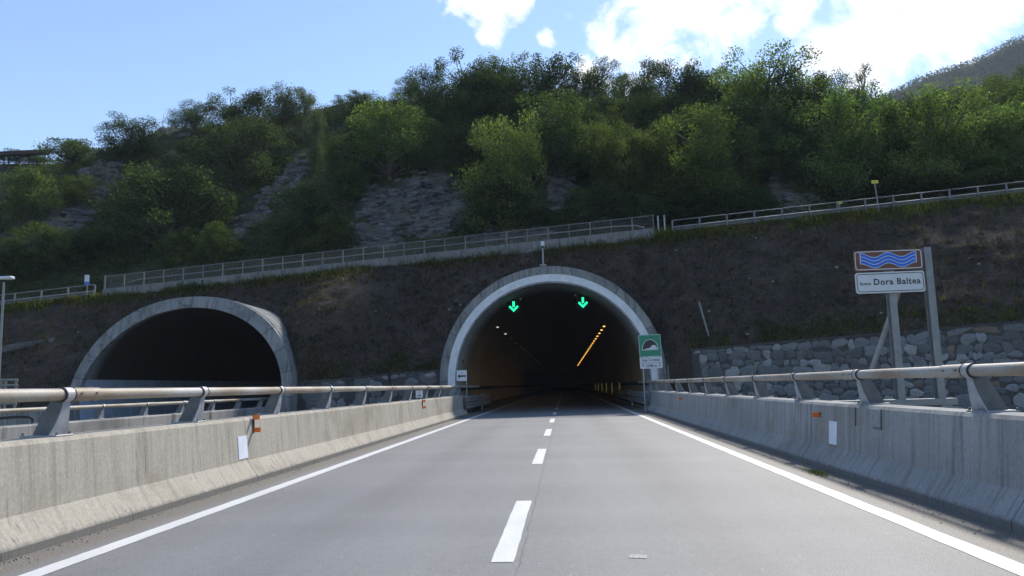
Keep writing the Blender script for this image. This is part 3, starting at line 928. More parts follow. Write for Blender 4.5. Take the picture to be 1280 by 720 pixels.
def wire(a, b, w=.003):
    a, b = Vector(a), Vector(b); t = (b - a).normalized(); n = t.cross(Vector((0, 1, 0))).normalized() * w
    y = Vector((0, w, 0))
    mb.add([a - n - y, a + n - y, a + n + y, a - n + y, b - n - y, b + n - y, b + n + y, b - n + y], [(0, 1, 5, 4), (1, 2, 6, 5), (2, 3, 7, 6), (3, 0, 4, 7)])
while x < XB:
    wire((x, YT - .03, zz(x, .43)), (x, YT - .03, zz(x, 1.26))); x += s
for k in range(10):
    h = .43 + .09 * k; wire((XA, YT - .035, zz(XA, h)), (XB, YT - .035, zz(XB, h)))
mb.build('wire_mesh', M_FENCE, pr)

# open railings either side of the mesh fence
def low_rail(label, xa, xb, step, hgt=.80):
    root = thing('roadside_railing', label, 'railing', ((xa + xb) / 2, YT, ztop((xa + xb) / 2)))
    n = int(abs(xb - xa) / step)
    for i in range(n + 1):
        x = lerp(xa, xb, i / n)
        mb = MB(); mb.box((x, YT, zz(x, hgt / 2 - .1)), (.09, .08, hgt + .2)); mb.build('post', M_FENCE, root)
    mb = MB(); mb.tube([(xa, YT - .02, zz(xa, hgt)), (xb, YT - .02, zz(xb, hgt))], .032, 8); mb.build('top_rail', M_FENCE, root)
    mb = MB()
    prof = [(0, .155), (-.05, .12), (-.08, .08), (-.05, .04), (0, 0), (-.05, -.04), (-.08, -.08), (-.05, -.12), (0, -.155)]
    full = prof + [(a + .006, b) for a, b in prof[::-1]]
    mb.extrude(full, [xa, xb], None, lambda p, t: Vector((t, YT + .12 + p[0], zz(t, .30) + p[1]))); mb.build('beam', M_FENCE, root)
XC = at(841, 290, YT).x
low_rail('long open steel railing climbing along the upper road beside the yellow signs', XC, 62, 1.65)
low_rail('short open steel railing on the upper road beyond the end of the mesh fence', -75, at(118, 372, YT).x, 1.75)
for px in (823, 831):
    x = at(px, 285, YT).x
    mb = MB(); mb.box((x, YT, zz(x, .45)), (.08, .08, 1.5)); tag(mb.build('gap_post', M_POSTZ, loc=(x, YT, ztop(x))), 'plain grey post standing in the gap between mesh fence and railing', 'post', 'posts in the fence gap')

# ------------------------------------------------------------------ text helper
def text_faces(txt, size, bold=0.0, spacing=1.0):
    cu = bpy.data.curves.new('lettering', 'FONT'); cu.body = txt; cu.size = size; cu.offset = bold
    cu.space_character = spacing; cu.resolution_u = 3; cu.fill_mode = 'BOTH'
    o = bpy.data.objects.new('lettering', cu); COL.objects.link(o)
    bpy.context.view_layer.update()
    me = bpy.data.meshes.new_from_object(o.evaluated_get(bpy.context.evaluated_depsgraph_get()))
    vs = [(v.co.x, v.co.y) for v in me.vertices]; fs = [tuple(p.vertices) for p in me.polygons]
    bpy.data.objects.remove(o); bpy.data.curves.remove(cu); bpy.data.meshes.remove(me)
    return vs, fs
def put_text(mb, txt, size, m, x, z, y=-.003, bold=0, align='L', spacing=1.0, width=None):
    vs, fs = text_faces(txt, size, bold, spacing)
    xs_ = [v[0] for v in vs]; w = max(xs_) - min(xs_)
    k = width / w if width else 1
    off = -min(xs_) * k + (0 if align == 'L' else -w * k / 2)
    mb.add([m @ Vector((v[0] * k + off + x, y, v[1] + z)) for v in vs], fs)
def rrect(w, h, r, n=5):
    out = []
    for cx, cz, a0 in ((w / 2 - r, h / 2 - r, 0), (-w / 2 + r, h / 2 - r, 90), (-w / 2 + r, -h / 2 + r, 180), (w / 2 - r, -h / 2 + r, 270)):
        for i in range(n + 1):
            a = R(a0 + 90 * i / n); out.append((cx + r * math.cos(a), cz + r * math.sin(a)))
    return out
def shift(pts, dx, dz): return [(p[0] + dx, p[1] + dz) for p in pts]
def paste(mb, pts, m, y):
    mb.add([m @ Vector((p[0], y, p[1])) for p in pts], [tuple(range(len(pts)))])

# ------------------------------------------------------------------ river sign
M_BROWN = flat('sign_brown', (.135, .045, .025), .45, 0, .08, 5)
M_BLUE = flat('sign_blue', (.008, .13, .60), .4, 0, .06, 5)
M_SWHITE = flat('sign_white', (.56, .58, .61), .45, 0, .06, 3)
M_INK = flat('sign_ink', (.02, .02, .025), .5)
M_SGREY = flat('sign_post_zinc', (.23, .24, .245), .55, .3, .15, 6)
SY = 14.0
tl_, tr_, br_, bl_ = at(1067.5, 314, SY), at(1151, 310.5, SY), at(1157, 363, SY), at(1071, 368.5, SY)
W_ = ((tr_ - tl_).length + (br_ - bl_).length) / 2; H_ = ((tl_ - bl_).length + (tr_ - br_).length) / 2
ctr = (tl_ + tr_ + br_ + bl_) / 4
SM = Matrix.Translation(ctr) @ Matrix.Rotation(R(-2), 4, 'Z')
feetz = at(1128, 500, SY).z
rs = thing('river_sign', 'brown and white river name sign with blue waves on tall posts', 'sign', (ctr.x, SY, feetz))
h1, h2 = H_ * .475, H_ * .485
c1, c2 = H_ / 2 - h1 / 2, -H_ / 2 + h2 / 2
mb = MB(); mb.poly(shift(rrect(W_, h1, .05), 0, c1), .03, SM); up_panel = mb.build('wave_panel', M_BROWN, rs)
mb = MB()
def ring(mb, w, h, r, t, dz, m, y):
    o, i = shift(rrect(w, h, r), 0, dz), shift(rrect(w - 2 * t, h - 2 * t, max(.01, r - t)), 0, dz)
    n = len(o); vs = [m @ Vector((p[0], y, p[1])) for p in o + i]
    mb.add(vs, [(k, (k + 1) % n, (k + 1) % n + n, k + n) for k in range(n)])
ring(mb, W_ - .03, h1 - .03, .05, .016, c1, SM, -.003); mb.build('panel_border', M_SWHITE, up_panel)
def wave(mb, x0, x1, zfun_top, zfun_bot, m, y, n=48):
    vs = []
    for i in range(n + 1):
        x = lerp(x0, x1, i / n); vs += [m @ Vector((x, y, zfun_bot(x))), m @ Vector((x, y, zfun_top(x)))]
    mb.add(vs, [(2 * i, 2 * i + 2, 2 * i + 3, 2 * i + 1) for i in range(n)])
wx = W_ * .40
cen = lambda x: c1 + h1 * .11 * math.cos(2 * math.pi * x / wx)
mb = MB(); wave(mb, -wx - .016, wx + .016, lambda x: cen(x) + h1 * .275, lambda x: cen(x) - h1 * .275, SM, -.003); mb.build('wave_edge', M_SWHITE, up_panel)
mb = MB()
for k in (-1, 0, 1):
    zc = k * h1 * .174
    wave(mb, -wx, wx, lambda x: cen(x) + zc + h1 * .070, lambda x: cen(x) + zc - h1 * .070, SM, -.006)
mb.build('blue_wave', M_BLUE, up_panel)
mb = MB(); mb.poly(shift(rrect(W_, h2, .05), 0, c2), .03, SM); lo_panel = mb.build('name_panel', M_SWHITE, rs)
mb = MB(); ring(mb, W_ - .04, h2 - .05, .05, .012, c2, SM, -.003)
put_text(mb, 'fiume', .085, SM, -W_ / 2 + .07, c2 - .04, bold=.001, width=.19)
put_text(mb, 'Dora Baltea', .158, SM, -W_ / 2 + .315, c2 - .04, bold=.0035, spacing=1.12, width=W_ - .325 - .065)
mb.build('lettering', M_INK, lo_panel)
pa = at(1117, 400, SY + .12); pb = at(1166, 400, SY + .12)
for x, zt in ((pa.x, ctr.z + .15), (pb.x, tr_.z + .03)):
    mb = MB(); w = .125; 
    # H-section
    for dx in (0,): mb.box((x, SY + .13, (feetz + zt) / 2), (.02, .14, zt - feetz))
    for dy in (.06, .20): mb.box((x, SY + dy, (feetz + zt) / 2), (w, .014, zt - feetz))
    mb.build('post', M_SGREY, rs)
mb = MB(); b0, b1 = Vector((pa.x + .34, SY + .35, ctr.z - .1)), at(1076, 502, SY + .8)
mb.tube([b0, b1], .05, 8); mb.build('brace', M_SGREY, rs)
mb = MB(); mb.bbox(((pb.x + RF + .6) / 2 + .1, SY + .12, feetz - .05), (pb.x - RF - .3, .2, .12), .008); mb.build('foot_beam', M_SGREY, rs)
mb = MB(); mb.bbox((pb.x + .05, SY + .12, feetz - 1.1), (.18, .18, 2.0), .008); mb.bbox((b1.x, b1.y, feetz - 1.0), (.14, .14, 2.0), .008); mb.build('support_leg', M_SGREY, rs)
mb = MB()
for z in (c1 + .05, c2): mb.box(SM @ Vector((0, .04, z)), (W_ * .9, .03, .05))
mb.build('back_rail', M_ZINC, rs)

# ------------------------------------------------------------------ tunnel name sign (green)
M_SGREEN = flat('sign_green', (.005, .20, .11), .4, 0, .06, 4)
GY = 36.6
gtl, gtr, gbr, gbl = at(797, 419.5, GY), at(825, 417, GY), at(829, 459.5, GY), at(801, 461.5, GY)
gW = ((gtr - gtl).length + (gbr - gbl).length) / 2; gH = ((gtl - gbl).length + (gtr - gbr).length) / 2
gc = (gtl + gtr + gbr + gbl) / 4
GM = Matrix.Translation(gc) @ Matrix.Rotation(R(3), 4, 'Z') @ Matrix.Rotation(R(-1.2), 4, 'Y')
gs = thing('tunnel_sign', 'green tunnel name sign with white plates beside the portal arch', 'sign', (gc.x, GY, -.4))
gh1, gh2 = gH * .655, gH * .335
mb = MB(); mb.poly(shift(rrect(gW, gh1, .04), 0, gH / 2 - gh1 / 2), .03, GM); gp = mb.build('tunnel_panel', M_SGREEN, gs)
mb = MB(); ring(mb, gW - .02, gh1 - .02, .04, .018, gH / 2 - gh1 / 2, GM, -.003)
gz = gH / 2 - gh1 * .56
arch = [(.40 * math.cos(R(a)), gz - .15 + .52 * math.sin(R(a))) for a in range(0, 181, 6)]
paste(mb, arch, GM, -.003); mb.build('icon_border', M_SWHITE, gp)
mb = MB(); paste(mb, [(.365 * math.cos(R(a)), gz - .125 + .47 * math.sin(R(a))) for a in range(0, 181, 6)], GM, -.006); mb.build('icon_arch', M_INK, gp)
mb = MB(); paste(mb, [(-.36, gz - .135), (.36, gz - .135), (.33, gz - .06), (.26, gz + .06), (.16, gz + .09), (.08, gz + .06), (.02, gz - .03), (-.15, gz - .07)], GM, -.009); mb.build('icon_road', M_SWHITE, gp)
mb = MB(); mb.poly(shift(rrect(gW, gh2, .02), 0, -gH / 2 + gh2 / 2), .03, GM); wp = mb.build('name_plate', M_SWHITE, gs)
mb = MB()
zt_ = -gH / 2 + gh2
put_text(mb, 'Les Cretes', .20, GM, 0, zt_ - .20, bold=.003, align='C', width=gW * .78)
paste(mb, [(-gW / 2 + .03, zt_ - .29), (gW / 2 - .03, zt_ - .29), (gW / 2 - .03, zt_ - .275), (-gW / 2 + .03, zt_ - .275)], GM, -.003)
put_text(mb, '1598 m', .19, GM, 0, zt_ - .48, bold=.003, align='C', width=gW * .5)
for sx in (-.40, .40):
    paste(mb, [(sx - .012, zt_ - .48), (sx + .012, zt_ - .48), (sx + .012, zt_ - .38), (sx - .012, zt_ - .38)], GM, -.003)
    paste(mb, [(sx - .05, zt_ - .385), (sx + .05, zt_ - .385), (sx, zt_ - .325)], GM, -.003)
mb.build('lettering', M_INK, wp)
mb = MB()
for sx in (-.35, .35):
    mb.tube([(gc.x + sx, GY + .08, -.9), (gc.x + sx - .03, GY + .08, gc.z + gH * .4)], .04, 8)
mb.build('post', M_ZINC, gs)

# ------------------------------------------------------------------ little white sign with vehicle icon, by the portal
wy = 39.6
wc = at(577.2, 469.5, wy)
ws = thing('vehicle_sign', 'small white sign with black vehicle symbol in front of the arch foot', 'sign', (wc.x, wy, .9))
WM = Matrix.Translation(wc)
mb = MB(); mb.poly(rrect(.54, .56, .02), .02, WM); wpn = mb.build('panel', M_SWHITE, ws)
mb = MB()
paste(mb, [(-.19, -.10), (-.15, -.10), (-.15, -.13), (-.10, -.13), (-.10, -.07), (.22, -.07), (.22, .02), (-.08, .02), (-.13, .05), (-.19, .03)], WM, -.003)
paste(mb, [(-.03, .10), (.03, .10), (0, .17)], WM, -.003)
mb.build('vehicle_symbol', M_INK, wpn)
mb = MB(); mb.tube([(wc.x + .24, wy + .05, .3), (wc.x + .24, wy + .05, wc.z + .2)], .025, 8); mb.build('post', M_ZINC, ws)

# km plate on the left barrier
kc = at(524, 492.5, 27.0)
ks = thing('kilometre_plate', 'small square white kilometre plate above an orange reflector', 'sign', (kc.x, 27, .95))
KM = Matrix.Translation(kc)
mb = MB(); mb.poly(rrect(.25, .26, .015), .015, KM); kp = mb.build('panel', M_SWHITE, ks)
mb = MB(); put_text(mb, '1', .09, KM, 0, .02, bold=.003, align='C'); put_text(mb, '103', .09, KM, 0, -.09, bold=.003, align='C'); mb.build('lettering', M_INK, kp)
mb = MB(); mb.tube([(kc.x - .02, 27.04, .9), (kc.x - .02, 27.04, kc.z)], .018, 6); mb.build('post', M_DARK, ks)

# ------------------------------------------------------------------ poles and cameras
pc = at(679, 331, PY_R + .7)
cp = thing('camera_pole', 'white camera box on short grey pole above the arch crown', 'camera pole', pc)
zt = at(679, 308, PY_R + .7).z
mb = MB(); mb.tube([pc - Vector((0, 0, .2)), (pc.x, pc.y, zt)], .045, 8); mb.build('pole', M_ZINC, cp)
mb = MB(); mb.bbox((pc.x, pc.y - .03, zt + .13), (.20, .34, .25), .02); mb.build('camera_box', M_SWHITE, cp)
mb = MB(); mb.bbox((pc.x, pc.y, zt - .05), (.12, .2, .08), .01); mb.build('bracket', M_SOOT, cp)
mb = MB(); mb.bbox((pc.x, pc.y, pc.z - .02), (.35, .35, .06), .01); mb.build('base_plate', M_ZINC, cp)

b_ = emb_hit(886, 420); a_ = at(873.5, 377, b_.y - .2)
lp = thing('leaning_pole', 'thin pale pole leaning on the bare slope above the stone wall', 'pole', b_)
mb = MB(); mb.tube([a_, b_], .05, 8); mb.build('shaft', M_SGREY, lp)
mb = MB(); mb.tube([a_, a_ + (a_ - b_).normalized() * .05], .06, 8); mb.build('end_cap', M_SOOT, lp)

def surface_z(x, y): return ztop(x)
def small_sign(px0, py0, py1, Y, w, h, mat, label, name, second=None, zb=None):
    top = at(px0[0], py0, Y); bot = at(px0[1], py1, Y)
    zb_ = ztop(bot.x) if zb is None else zb
    bot = Vector((bot.x, Y, min(bot.z, zb_)))
    root = thing(name, label, 'sign', bot)
    mb = MB(); mb.tube([bot - Vector((0, 0, .1)), top], .035, 8); mb.build('post', M_SGREY, root)
    mb = MB(); mb.bbox(top + Vector((0, -.05, -h * .4)), (w, .02, h), .005); p = mb.build('panel', mat, root)
    if second: 
        mb = MB(); mb.box(top + Vector((0, -.063, -h * .4 - h * .35)), (w * .98, .006, h * .29)); mb.build('blue_base', second, p)
    else:
        mb = MB(); mb.box(top + Vector((0, -.062, -h * .4)), (w * .5, .004, h * .14)); mb.build('dark_marking', M_INK, p)
M_SYEL = flat('sign_yellow', (.62, .56, .06), .45)
small_sign((1093, 1099), 226, 266, YT - .3, .40, .20, M_SYEL, 'taller yellow sign plate on a pale post by the upper railing', 'yellow_sign')
small_sign((1049, 1051), 252, 272, 52.5, .36, .18, M_SYEL, 'small low yellow sign plate beyond the upper railing', 'yellow_sign')
small_sign((109.5, 108), 345, 378, YT - .2, .32, .62, M_SWHITE, 'white and blue marker sign beside the end of the mesh fence', 'marker_sign', M_BLUE)

# street lamp at the far left
sy = 30.0
st, sb = at(5, 350, sy), at(0, 470, sy)
sl = thing('street_lamp', 'grey street lamp with a flat white head beside the other tunnel', 'street lamp', (sb.x, sy, -.4))
mb = MB(); mb.tube([(sb.x - .02, sy, -.9), (st.x, sy, st.z)], [.06, .045], 10); mb.build('pole', M_SGREY, sl)
mb = MB(); mb.bbox((st.x + .16, sy - .05, st.z + .07), (.56, .30, .14), .04); mb.build('lamp_head', M_SWHITE, sl)
mb = MB(); mb.bbox((st.x + .05, sy, st.z - .03), (.18, .14, .12), .02); mb.build('bracket', M_SOOT, sl)

# frame of pipes and low wall at the far left, beyond the other carriageway
fr = thing('pipe_frame', 'pale grey pipe frame standing at the foot of the slope', 'frame', (at(12, 480, 33).x, 33, -.6))
for px in (1, 7, 20):
    x = at(px, 480, 33).x
    mb = MB(); mb.tube([(x, 33, -1.0), (x, 33, at(px, 474, 33).z)], .06, 8); mb.build('upright', M_FENCE, fr)
x0, x1 = at(-8, 480, 33).x, at(22, 480, 33).x
for py in (475, 482, 505):
    z = at(8, py, 33).z; mb = MB(); mb.tube([(x0, 33, z), (x1, 33, z)], .05, 8); mb.build('crossbar', M_FENCE, fr)
xw = at(80, 500, 37).x
mb = MB(); mb.box((xw - 14.6, 37.0, -.2), (29, .4, 2.2)); tag(mb.build('retaining_wall', M_CONCB, loc=(xw - 14.6, 37, -1.2)), 'low pale concrete wall beside the foot of the other arch', 'wall')
mb = MB(); mb.tube([at(-30, 525, 24), at(20, 521, 24), at(36, 521, 24), at(41, 524, 24), at(42, 540, 24)], .05, 8)
tag(mb.build('bent_pipe_rail', M_SOOT, loc=at(20, 521, 24)), 'dark pipe handrail with a rounded end beyond the stained barrier', 'handrail')
M_PAR2 = flat('stained_ledge', (.11, .11, .108), .9, 0, .5, 1.5)
# concrete ledge on the left slope
mb = MB()
lq = [emb_hit(px, 437 - px * .15) for px in range(-20, 76, 8)]
vv = []
for q in lq:
    for (dy, dz) in ((-.18, -.22), (-.18, .20), (.6, .24), (.6, -.22)): vv.append(q + Vector((0, dy, dz)))
nq = len(lq)
mb.add(vv, [(0, 1, 2, 3), tuple((nq - 1) * 4 + k for k in (3, 2, 1, 0))] + [(i_ * 4 + k, i_ * 4 + (k + 1) % 4, i_ * 4 + 4 + (k + 1) % 4, i_ * 4 + 4 + k) for i_ in range(nq - 1) for k in range(4)])
tag(mb.build('concrete_ledge', M_PAR2, loc=lq[-1]), 'low concrete ledge set into the bare slope by the street lamp', 'ledge')
# guard rail piece at the mouth of the other tunnel
guardrail('stub of steel guard rail at the mouth of the dark tunnel', [(-15.3, 39.2), (-15.35, 42), (-15.4, 47)], (.45, .78), -1, [(-15.3, 39.6), (-15.35, 42.5)], reflect=False, z0=-.34)

# ------------------------------------------------------------------ hillside
YH0, YR = 53.4, 86.0
RIDGE = [(-400, 216), (-150, 210), (0, 203), (90, 203), (130, 200), (165, 186), (200, 163), (245, 160), (300, 158), (380, 140), (440, 124), (500, 124), (600, 122), (700, 126), (800, 132), (900, 132),
         (1000, 140), (1060, 148), (1130, 150), (1200, 138), (1280, 122), (1400, 95), (1600, 60)]
RT = [at(px, py, YR) for px, py in RIDGE]
RX = [p.x for p in RT]; RZ = [p.z for p in RT]
ROCKS = [  # px, py of the outcrop, half sizes in px, lean
    (545, 212, 30, 34, .15, 2.2), (518, 264, 74, 40, 0, 2.0), (345, 245, 18, 62, .9, 1.0), (100, 255, 30, 70, .75, 1.5), (985, 240, 24, 40, -.2, .8), (700, 235, 16, 42, .2, .8), (640, 300, 60, 12, 0, .3),
    (140, 215, 14, 24, .6, 1.0), (70, 300, 30, 25, .3, .6), (860, 242, 34, 8, 0, .6), (1000, 250, 40, 9, 0, .6), (770, 165, 60, 9, 0, .5), (215, 166, 26, 7, 0, .3), (460, 300, 50, 16, 0, .3)]
def hill_raw(x, y):
    t = (y - YH0) / (YR - YH0)
    zr = float(np.interp(x, RX, RZ))
    z0 = ztop(x) - .1
    if t <= 1:
        z = z0 + (zr - z0) * max(0, t) ** .85
    else:
        z = zr - (y - YR) * .35
    e = max(0, min(1, t * 6)) * (1 if t < .85 else max(0.15, (1 - t) / .15 if t < 1 else .15))
    n = mnoise.fractal(Vector((x * .06, y * .05, 1.3)), 1.0, 2.0, 4) * 2.2 + mnoise.fractal(Vector((x * .25, y * .25, 4.0)), 1.0, 2.1, 4) * .55
    return z + n * e
def rockness(px, py):
    b = 0
    for (cx, cy, a, h, ln, st) in ROCKS:
        dx, dy = px - cx, py - cy
        dx = dx + ln * dy
        b = max(b, 1.35 - (dx / a) ** 2 - (dy / h) ** 2)
    return max(0, min(1, b))
mb = MB()
hx = [-80 + .5 * i for i in range(321)]
HYS = .42
hy = [YH0 + HYS * i for i in range(int((YR + 16 - YH0) / HYS))]
V, RK = [], []
for x in hx:
    for y in hy:
        z = hill_raw(x, y)
        pp = proj((x, y, z))
        rk = rockness(*pp) if y < YR else 0
        if rk > .2:
            z += rk * ((.5 * mnoise.ridged_multi_fractal(Vector((x * .28, y * .28, z * .28)), 1, 2.1, 5, 1, 2) - .3) * 1.7 + mnoise.cell(Vector((x * .9 + z * .3, y * .4, z * 1.1))) * .35 + mnoise.noise(Vector((x * 1.6, y * 1.6, z * 1.6))) * .3)
        V.append(Vector((x, y, z))); RK.append(rk)
m_ = len(hy)
mb.add(V, [(i * m_ + j, (i + 1) * m_ + j, (i + 1) * m_ + j + 1, i * m_ + j + 1) for i in range(len(hx) - 1) for j in range(m_ - 1)], True)
hill = tag(mb.build('hillside', M_HILL), kind='structure')
att = hill.data.attributes.new('rock', 'FLOAT', 'POINT')
att.data.foreach_set('value', RK)
HZ = np.array([v.z for v in V]).reshape(len(hx), m_); HR = np.array(RK).reshape(len(hx), m_)
def hill_z(x, y, A=None):
    A = HZ if A is None else A
    fx = min(max((x - hx[0]) / .5, 0), len(hx) - 1.001); fy = min(max((y - hy[0]) / HYS, 0), m_ - 1.001)
    i, j = int(fx), int(fy); u, v = fx - i, fy - j
    return (A[i, j] * (1 - u) + A[i + 1, j] * u) * (1 - v) + (A[i, j + 1] * (1 - u) + A[i + 1, j + 1] * u) * v
def hill_hit(px, py):
    d = ray(px, py); y = YH0 + .2
    while y < YR:
        p = EYE + d * (y / d.y)
        if p.z <= hill_z(p.x, y): break
        y += .25
    p = EYE + d * (y / d.y)
    return Vector((p.x, y, hill_z(p.x, y)))

# ------------------------------------------------------------------ trees
def crown_mesh(seed, kind):
    rng = np.random.default_rng(seed); rr = random.Random(seed)
    blobs = []
    if kind == 'round': nb, z0, z1, n = 50, .08, .88, 19000
    elif kind == 'bush': nb, z0, z1, n = 34, .06, .82, 12000
    elif kind == 'tall': nb, z0, z1, n = 48, .20, .88, 17000
    elif kind == 'poplar': nb, z0, z1, n = 34, .10, .92, 12000
    else: nb, z0, z1, n = 15, .30, .94, 3200
    for i in range(nb):
        z = z0 + (z1 - z0) * (i + rr.random()) / nb
        t = (z - z0) / (z1 - z0)
        env = {'round': .48 * math.sin(math.pi * (.22 + .62 * t)) ** .6, 'bush': .50 * math.sin(math.pi * (.25 + .68 * t)) ** .6, 'tall': .47 * math.sin(math.pi * (.22 + .60 * t)) ** .6,
               'poplar': .36 * math.sin(math.pi * (.15 + .78 * t)) ** .8, 'sparse': .46 * math.sin(math.pi * (.2 + .72 * t))}[kind]
        a = rr.uniform(0, 6.28); r = env * math.sqrt(rr.uniform(.04, 1.0))
        s = rr.choice((rr.uniform(.06, .10), rr.uniform(.10, .17), rr.uniform(.10, .17))) * (.8 if kind == 'sparse' else 1) * (1.12 - .25 * t)
        blobs.append((r * math.cos(a), r * math.sin(a), z, s))
    for i in range(5): # core
        blobs.append((rr.uniform(-.08, .08), rr.uniform(-.08, .08), z0 + (z1 - z0) * rr.uniform(.2, .8), .2 if kind != 'sparse' else .1))
    B = np.array(blobs); w = B[:, 3] ** 1.9; w /= w.sum()
    k = rng.choice(len(B), n, p=w)
    dirs = rng.normal(size=(n, 3)); dirs /= np.linalg.norm(dirs, axis=1)[:, None]
    rad = rng.random(n) ** .40
    stray = rng.random(n) < .13
    rad = np.where(stray, rad * 1.35, rad)
    C = B[k, :3] + dirs * (B[k, 3] * rad)[:, None] * np.array([1, 1, .8])
    C[:, 2] = np.maximum(C[:, 2], .01)
    S = rng.uniform(.012, .028, n) * (1.3 if kind == 'bush' else 1)
    P = leaf_quads(C, S, .62, rng=rng)
    return quads_mesh('crown', P, M_LEAF), blobs
def trunk_mesh(seed, blobs, kind):
    rr = random.Random(seed); mb = MB()
    th = .020 if kind != 'bush' else .014
    top = .75
    sp = [Vector((0, 0, -.12))] + [Vector((rr.uniform(-.02, .02) * i, rr.uniform(-.02, .02) * i, top * i / 5)) for i in range(1, 6)]
    mb.tube(sp, [th * 1.3] + [th * (1 - .8 * i / 5) for i in range(1, 6)], 7)
    for b in blobs:
        z = max(.08, b[2] - .22 - .1 * rr.random()); f = min(4.99, z / top * 5); i = int(f)
        st = sp[i].lerp(sp[min(5, i + 1)], f - i); en = Vector(b[:3])
        md = (st + en) / 2 + Vector((0, 0, -.03))
        mb.tube([st, md, en], [th * .42, th * .3, th * .1], 5)
    if kind == 'sparse':
        for b in blobs:
            for _ in range(4):
                en = Vector(b[:3]) + Vector((rr.uniform(-.1, .1), rr.uniform(-.1, .1), rr.uniform(0, .14)))
                mb.tube([Vector(b[:3]), en], [.004, .0015], 4)
    o = mb.build('trunk', M_BARK); me = o.data; bpy.data.objects.remove(o)
    return me
LIB = {}
for kind, seeds in (('round', (1, 2, 3, 4)), ('bush', (11, 12, 13)), ('tall', (21, 22, 23)), ('poplar', (31, 32)), ('sparse', (41, 42))):
    for s in seeds:
        cm, bl_s = crown_mesh(s, kind); LIB.setdefault(kind, []).append((cm, trunk_mesh(s, bl_s, kind)))
COLS = {'d': (.052, .074, .042), 'm': (.080, .112, .052), 'y': (.112, .140, .054), 's': (.095, .115, .085), 'o': (.072, .090, .038), 'b': (.055, .050, .025), 'g': (.112, .158, .064)}
tree_rng = random.Random(5)
def tree(cx, ybot, w, h, kind, col, label, name='tree', group=None, cat=None, Y=None):
    """cx, ybot: foot as seen in the photo, w, h: size in photo pixels; turned into a place on the hill and metres"""
    p = hill_hit(cx, ybot)
    depth = (CAMR.transposed() @ (p - EYE)).z * -1
    W_m, H_m = w * depth / F * 1.2, h * depth / F * 1.1
    cm, tm = tree_rng.choice(LIB[kind])
    root = bpy.data.objects.new(name, None); COL.objects.link(root); root.location = p
    root.rotation_euler = (0, 0, tree_rng.uniform(0, 6.28)); root.empty_display_size = .5
    tag(root, label, cat or ('shrub' if kind == 'bush' else 'tree'), group)
    for nm, me in (('trunk', tm), ('crown', cm)):
        o = bpy.data.objects.new(nm, me); COL.objects.link(o); o.parent = root
        o.scale = (W_m * 1.0, W_m * 1.0, H_m)
        c = COLS[col]; k = tree_rng.uniform(.82, 1.18)
        o.color = (c[0] * k * tree_rng.uniform(.92, 1.08), c[1] * k, c[2] * k, 1)
    return root
